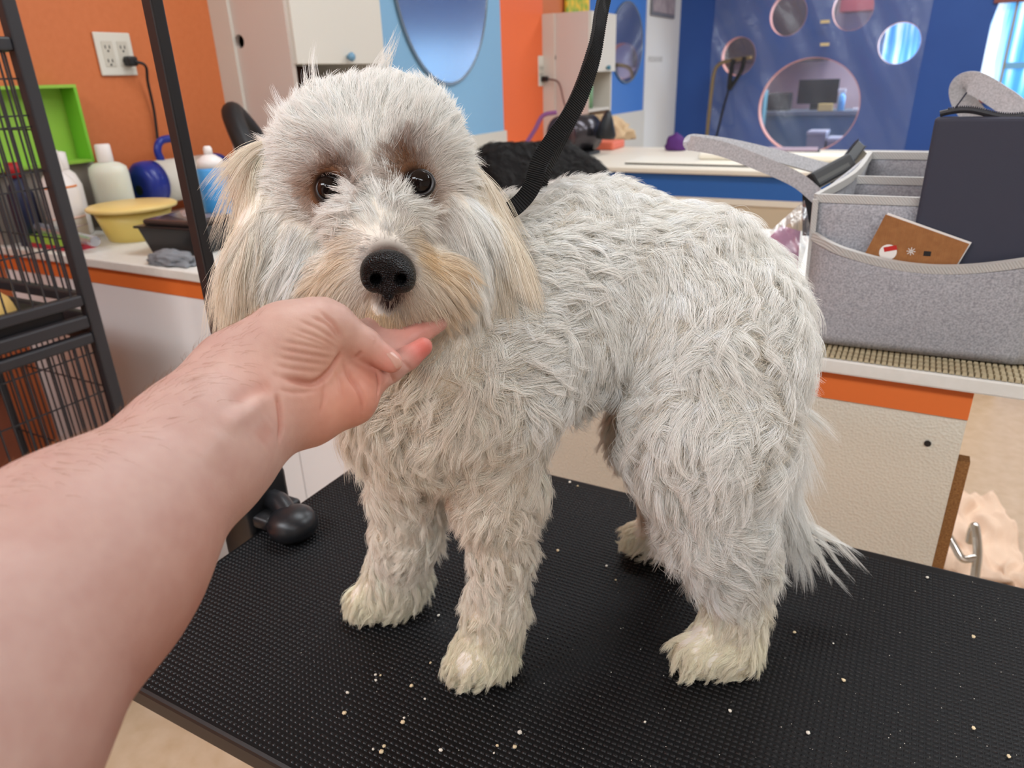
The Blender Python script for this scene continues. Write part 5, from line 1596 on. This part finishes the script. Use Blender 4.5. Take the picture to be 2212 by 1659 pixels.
for i_, t in enumerate(TUFTS):
    nn_ = unit(np.array([[0, 0, CAMZ]]) - TP[i_:i_ + 1]) * 0.6 + TD[i_:i_ + 1] * 0.4
    o1 = np.ones(3)
    jit = rng.normal(size=(3, 3)) * t[7] * 0.6
    Q_, prof_, c_ = grow(TP[i_] + jit, np.tile(unit(nn_), (3, 1)), np.tile(TD[i_], (3, 1)), t[6] * o1, 0.35 * o1, t[6] * 0.055 * o1, 0.8 * o1, (0.66 if t[4] < 0 else 0.88) * o1, (0.05 if t[4] < 0 else 0.15) * o1, t[7] * o1, t[8] // 3, np.tile(t[9], (3, 1)), width=0.00013)
    qs.append(Q_); cs_.append(c_)
hair_obj('tufts', np.concatenate(qs), prof_, np.concatenate(cs_), FURM, dog)

# ------------------------------------------------------------------ black dog lying on the near counter behind
bp_ = [((1075, 375, 1.78, 62), (1200, 372, 1.80, 62)), ((1200, 376, 1.80, 60), (1262, 392, 1.78, 44)), ((1262, 392, 1.78, 44), (1290, 404, 1.75, 26)),
       ((1085, 420, 1.76, 60), (1200, 420, 1.76, 60)), ((1085, 470, 1.74, 55), (1200, 470, 1.74, 55))]
zc_ = CT + 0.003
pts = []
for a, b in bp_:
    pa, ra = Pq(a); pb, rb = Pq(b); pts.append((pa, pb, ra, rb))
for (x, y) in ((1080, 1.74), (1140, 1.70), (1215, 1.70)):
    pa, ra = Pq((x, 450, y, 50)); pts.append((pa, np.array([pa[0], pa[1], CT + 0.04]), ra, 0.038))
lo = np.min([np.minimum(p[0] - p[2], p[1] - p[3]) for p in pts], 0) - 0.02; hi = np.max([np.maximum(p[0] + p[2], p[1] + p[3]) for p in pts], 0) + 0.02
lo[2] = CT - 0.01
s2 = SDF(lo, hi, 0.006)
for p in pts: s2.cone(*p, 0.03)
zz = s2.lo[2] + s2.h * np.arange(s2.n[2])
s2.g = np.maximum(s2.g, (CT + 0.002 - zz)[None, None, :].astype(np.float32))
bV, bF = s2.mesh(2)
bN, _ = vnormals(bV, bF)
bd = quick_mesh('dog', bV, bF, tint_material('black_dog_skin', 0.8, 0.1), None, np.tile(lin3(24, 22, 22), (len(bV), 1)))
tag(bd, 'black fluffy dog lying on the counter behind the white dog', 'dog')
P, Nn = sample_surface(bV, bF, bN, 1500)
o1 = np.ones(len(P))
Q, prof, c = grow(P, Nn, np.tile(unit(ROT @ np.array([0.8, -0.5, 0])), (len(P), 1)), 0.028 * o1, 0.45 * o1, 0.003 * o1, 0.8 * o1, 0.6 * o1, 0.2 * o1, 0.011 * o1, 12, np.tile(lin3(30, 28, 27), (len(P), 1)), width=0.0003)
Q[:, :, 2] = np.maximum(Q[:, :, 2], CT + 0.001)
hair_obj('black_fur', Q, prof, c, tint_material('black_fur', 0.4, 0.4), bd)
gl = MB().tube(spline([at(1285, 350, 1.86), at(1297, 360, 1.85), at(1302, 385, 1.83), at(1300, 415, 1.81), at(1306, 440, 1.80)], 6), 0.0075, 10).build('collar_lead', mat('white_lead', srgb(206, 196, 178), 0.6), bd, True)
gl['label'] = 'pale cord at the black dog’s head'
# ------------------------------------------------------------------ the person's arm and hand holding the dog's chin
from mathutils.bvhtree import BVHTree
HP = [  # a, b, blend (m): pixel, depth and pixel radius
    ((-620, 1900, 0.165, 480), (-260, 1660, 0.215, 390), 0.02),
    ((-260, 1660, 0.215, 390), (171, 1224, 0.290, 236), 0.02),
    ((171, 1224, 0.290, 236), (435, 965, 0.350, 142), 0.02),
    ((425, 945, 0.350, 120), (520, 815, 0.380, 88), 0.02),      # radial side of the wrist
    ((455, 990, 0.350, 110), (572, 890, 0.380, 88), 0.02),      # ulnar side of the wrist
    ((520, 815, 0.380, 88), (625, 745, 0.395, 82), 0.02),       # base of the thumb
    ((572, 890, 0.380, 88), (668, 893, 0.397, 62), 0.016),      # heel of the hand
    ((610, 810, 0.402, 90), (720, 800, 0.420, 66), 0.016),      # palm
    ((668, 893, 0.397, 60), (758, 862, 0.412, 50), 0.012),      # little finger side
    ((758, 862, 0.412, 50), (800, 826, 0.424, 32), 0.010),
    ((720, 800, 0.422, 60), (800, 790, 0.438, 42), 0.012),
    ((625, 748, 0.393, 80), (690, 712, 0.402, 58), 0.014),      # thumb
    ((620, 720, 0.405, 60), (700, 690, 0.415, 46), 0.012),
    ((690, 708, 0.402, 56), (722, 708, 0.406, 47), 0.006),
    ((722, 708, 0.406, 48), (787, 742, 0.412, 34), 0.004),
    ((787, 742, 0.412, 33.5), (845, 782, 0.417, 25.5), 0.003),
    ((796, 826, 0.424, 31), (842, 800, 0.436, 28), 0.004),      # little finger
    ((842, 800, 0.436, 27), (882, 773, 0.446, 25.5), 0.003),
    ((882, 773, 0.446, 25), (914, 749, 0.452, 21.5), 0.003),
    ((795, 795, 0.440, 34), (850, 760, 0.458, 28), 0.005),      # ring finger
    ((850, 760, 0.458, 28), (900, 725, 0.476, 26), 0.003),
    ((900, 725, 0.476, 25), (948, 697, 0.486, 20), 0.003),
    ((780, 770, 0.450, 34), (850, 728, 0.474, 28), 0.005),      # middle finger
    ((850, 728, 0.474, 28), (930, 690, 0.496, 24), 0.003),
    ((740, 730, 0.440, 36), (800, 715, 0.470, 28), 0.006),      # index finger
    ((800, 715, 0.470, 28), (880, 690, 0.500, 22), 0.003),
]
hp = []
for a, b, k in HP:
    pa, ra = Pq(a); pb, rb = Pq(b); hp.append((pa, pb, ra, rb, k))
lo = np.min([np.minimum(p[0] - p[2], p[1] - p[3]) for p in hp], 0) - 0.012
hi = np.max([np.maximum(p[0] + p[2], p[1] + p[3]) for p in hp], 0) + 0.012
hs = SDF(lo, hi, 0.0016)
for p in hp: hs.cone(*p)
hV, hF = hs.mesh(3)


def subdiv(V, F):
    """one Catmull-Clark step for an all-quad mesh"""
    nv, nf = len(V), len(F)
    fp = V[F].mean(1)
    E = np.sort(np.stack([F, np.roll(F, -1, 1)], 2).reshape(-1, 2), 1)
    key = E[:, 0].astype(np.int64) * nv + E[:, 1]
    uk, inv_, cnt = np.unique(key, return_inverse=True, return_counts=True)
    ue = np.stack([uk // nv, uk % nv], 1)
    ne = len(ue)
    fsum = np.zeros((ne, 3)); fid = np.repeat(np.arange(nf), 4)
    for ax in range(3): fsum[:, ax] = np.bincount(inv_, fp[fid, ax], ne)
    mid = V[ue].mean(1)
    ep = np.where((cnt == 2)[:, None], (V[ue].sum(1) + fsum) / 4, mid)
    val = np.bincount(F.ravel(), minlength=nv); Q = np.zeros((nv, 3)); Rm = np.zeros((nv, 3)); en = np.bincount(ue.ravel(), minlength=nv)
    for ax in range(3):
        Q[:, ax] = np.bincount(F.ravel(), np.repeat(fp[:, ax], 4), nv)
        Rm[:, ax] = np.bincount(ue[:, 0], mid[:, ax], nv) + np.bincount(ue[:, 1], mid[:, ax], nv)
    n_ = np.maximum(val, 1)[:, None]
    nvp = (Q / n_ + 2 * Rm / np.maximum(en, 1)[:, None] + (n_ - 3) * V) / n_
    nvp[val < 3] = V[val < 3]
    ei = (inv_ + nv + nf).reshape(nf, 4)
    fi = np.arange(nf) + nv
    nFc = np.concatenate([np.stack([F[:, i], ei[:, i], fi, ei[:, (i - 1) % 4]], 1) for i in range(4)])
    return np.vstack([nvp, fp, ep]), nFc


hV, hF = subdiv(hV, hF)
bvh = BVHTree.FromPolygons(hV.tolist(), hF.tolist())
hN, _ = vnormals(hV, hF)


def hit(u, v):
    r = bvh.ray_cast(Vector((0, 0, CAMZ)), Vector(ray_dir(u, v)))
    return (np.array(r[0]), np.array(r[1])) if r[0] is not None else (None, None)


CREASES = [  # polyline in pixels, depth (m, positive = groove), width (m)
    ([(596, 811), (640, 822), (680, 827), (710, 805), (730, 776), (739, 757)], 0.0022, 0.0019),
    ([(597, 846), (604, 880), (607, 920), (602, 962)], 0.0016, 0.0016),
    ([(640, 690), (690, 712), (738, 745)], 0.0007, 0.0013), ([(668, 683), (706, 700), (738, 738)], 0.0010, 0.0013),
    ([(690, 672), (722, 700), (742, 735)], 0.0013, 0.0014),
    ([(632, 709), (690, 730), (733, 755)], 0.0007, 0.0012), ([(602, 735), (670, 748), (732, 762)], 0.0007, 0.0012),
    ([(598, 752), (660, 764), (726, 775)], 0.0008, 0.0012), ([(594, 770), (650, 780), (716, 789)], 0.0007, 0.0012),
    ([(592, 788), (640, 798), (702, 804)], 0.0006, 0.0012), ([(620, 718), (680, 738), (730, 758)], 0.0005, 0.0011),
    ([(600, 840), (640, 848), (690, 842)], 0.0006, 0.0014),
    ([(739, 772), (756, 815), (774, 843), (782, 868), (783, 900)], 0.0012, 0.0015),
    ([(722, 795), (735, 830), (740, 870)], 0.0005, 0.0014), ([(700, 820), (700, 860), (690, 900)], 0.0006, 0.0016),
    ([(814, 798), (819, 828), (815, 860)], 0.0013, 0.0012), ([(842, 803), (856, 834)], 0.0008, 0.0011), ([(869, 776), (892, 803)], 0.0009, 0.0011),
    ([(766, 776), (776, 766), (783, 758)], 0.0008, 0.0012), ([(800, 722), (812, 734), (806, 748)], 0.0003, 0.0011),
    ([(480, 930), (530, 890), (585, 848)], -0.0016, 0.0048), ([(500, 880), (545, 850), (590, 828)], 0.0013, 0.0050),
    ([(430, 1000), (480, 930)], -0.0009, 0.006), ([(560, 960), (585, 915)], 0.0007, 0.005),
]
disp = np.zeros(len(hV))
for pl_, dep, wid in CREASES:
    pts = []
    dense = spline([np.array([p[0], p[1], 0.0]) for p in pl_], 14)
    for q_ in dense:
        h_, _n = hit(q_[0], q_[1])
        if h_ is not None: pts.append(h_)
    if len(pts) < 2: continue
    pts = np.array(pts)
    bb0, bb1 = pts.min(0) - 4 * wid, pts.max(0) + 4 * wid
    m_ = ((hV > bb0) & (hV < bb1)).all(1)
    idx_ = np.where(m_)[0]
    d2 = ((hV[idx_][:, None, :] - pts[None]) ** 2).sum(2)
    j = d2.argmin(1)
    f_ = np.clip(np.minimum(j, len(pts) - 1 - j) / (0.22 * len(pts)), 0.15, 1)
    disp[idx_] -= dep * f_ * np.exp(-d2.min(1) / (wid ** 2))
hV = hV + hN * disp[:, None]
hN, _ = vnormals(hV, hF)
# skin tones: paler forearm with shade painted along its lower flank, redder palm and finger tips
sk = np.tile(lin3(189, 154, 143), (len(hV), 1))


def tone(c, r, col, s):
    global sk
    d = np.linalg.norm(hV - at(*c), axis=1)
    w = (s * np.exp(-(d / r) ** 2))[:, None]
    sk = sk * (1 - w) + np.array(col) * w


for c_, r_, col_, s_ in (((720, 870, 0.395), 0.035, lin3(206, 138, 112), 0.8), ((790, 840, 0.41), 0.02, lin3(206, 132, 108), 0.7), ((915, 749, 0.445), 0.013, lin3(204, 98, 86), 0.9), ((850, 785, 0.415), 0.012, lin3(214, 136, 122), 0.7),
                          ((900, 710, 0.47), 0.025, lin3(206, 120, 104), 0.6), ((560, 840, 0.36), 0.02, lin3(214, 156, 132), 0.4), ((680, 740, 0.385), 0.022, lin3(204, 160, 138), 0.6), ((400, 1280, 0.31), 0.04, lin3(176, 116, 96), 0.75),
                          ((120, 1560, 0.26), 0.05, lin3(160, 100, 84), 0.75)):  # final spots put the lower forearm's shade into the skin colour
    tone(c_, r_, col_, s_)
mott = np.array([mnz.noise(Vector(p) * 90.0) + 0.6 * mnz.noise(Vector(p) * 260.0) for p in hV])
sk = sk * (1 + mott[:, None] * np.array([0.05, 0.09, 0.09]))
# groove lines tinted darker and redder with their depth
gv = np.clip(-disp / 0.0015, 0, 1)[:, None]
sk = sk * (1 - 0.45 * gv) + lin3(176, 96, 76) * 0.45 * gv
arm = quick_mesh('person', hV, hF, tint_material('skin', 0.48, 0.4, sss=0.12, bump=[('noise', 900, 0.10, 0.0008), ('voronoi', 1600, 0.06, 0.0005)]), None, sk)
tag(arm, 'bare arm reaching in from the left, its hand cupping the white dog’s chin', 'person')
bvh = BVHTree.FromPolygons(hV.tolist(), hF.tolist())
# thumb nail
quad = [(834, 764), (850, 760), (872, 783), (856, 797)]
nV, nF = [], []
n_ = 12
for j in range(n_ + 1):
    for i in range(n_ + 1):
        s_, t_ = i / n_, j / n_
        p2 = (np.array(quad[0]) * (1 - s_) + np.array(quad[1]) * s_) * (1 - t_) + (np.array(quad[3]) * (1 - s_) + np.array(quad[2]) * s_) * t_
        h_, no_ = hit(p2[0], p2[1])
        f_ = 1.0
        while h_ is None or (h_ - np.array([0, 0, CAMZ])) @ camF > 0.4155:
            f_ *= 0.93
            h_, no_ = hit(848 + (p2[0] - 848) * f_, 778 + (p2[1] - 778) * f_)
            if f_ < 0.05: h_, no_ = at(p2[0], p2[1], 0.41), view_n
        nV.append(h_ + no_ * (0.0007 * (1 - (2 * s_ - 1) ** 4) * (1 - 0.5 * (1 - t_) ** 3)))
for j in range(n_):
    for i in range(n_):
        a = j * (n_ + 1) + i
        nF.append((a, a + 1, a + n_ + 2, a + n_ + 1))
mesh_obj('thumb_nail', nV, nF, mat('nail', srgb(206, 158, 142), 0.25, spec=0.6), arm, True)
# fine hairs on the upper side of the forearm
P, Nn = sample_surface(hV, hF, hN, 5200)
uvz = (P - np.array([0, 0, CAMZ])) @ ROT
uu = CX + FPX * uvz[:, 0] / -uvz[:, 2]; vv = CY - FPX * uvz[:, 1] / -uvz[:, 2]
edge = np.interp(uu, [-200, 0, 340, 480, 620], [1150, 1040, 850, 740, 660])
keep = (uu < 560) & (vv < edge + 130) & ((Nn @ camU) > 0.15) & (rng.random(len(P)) < np.clip(1.2 - (vv - edge) / 130, 0.1, 1))
P, Nn = P[keep], Nn[keep]
o1 = np.ones(len(P))
Q, prof, c = grow(P, Nn, np.tile(unit(ROT @ np.array([0.9, 0.25, 0.2])), (len(P), 1)), 0.008 * o1, 0.45 * o1, 0.0006 * o1, 0.4 * o1, 0.0 * o1, 0.1 * o1, 0.002 * o1, 1, np.tile(lin3(150, 106, 70), (len(P), 1)), width=0.00004)
hair_obj('arm_hair', Q + Nn[:, None, :] * 0.0022, prof, c, tint_material('arm_hair', 0.5, 0.3), arm)

# unseen stand-in for the photographer, added to shade the arm (torso, hood, sleeve)
ss = SDF((-0.62, -0.62, 0.55), (0.22, 0.06, 1.86), 0.012)
ss.ell((-0.18, -0.34, 1.02), np.eye(3), (0.21, 0.125, 0.44), 0.05)
ss.ell((-0.18, -0.31, 1.36), np.eye(3), (0.25, 0.13, 0.17), 0.05)
ss.ell((-0.17, -0.27, 1.66), np.eye(3), (0.11, 0.13, 0.16), 0.05)
ss.cone((-0.18, -0.32, 1.40), (-0.17, -0.28, 1.60), 0.09, 0.08, 0.04)
ss.cone((-0.39, -0.26, 1.40), (-0.40, -0.15, 1.14), 0.085, 0.072, 0.04)
ss.cone((-0.40, -0.15, 1.14), (-0.32, -0.06, 1.05), 0.066, 0.062, 0.02)
sV, sF = ss.mesh(2)
quick_mesh('arm_shade_torso', sV, sF, mat('arm_shade_cloth', srgb(52, 54, 62), 0.85), arm)
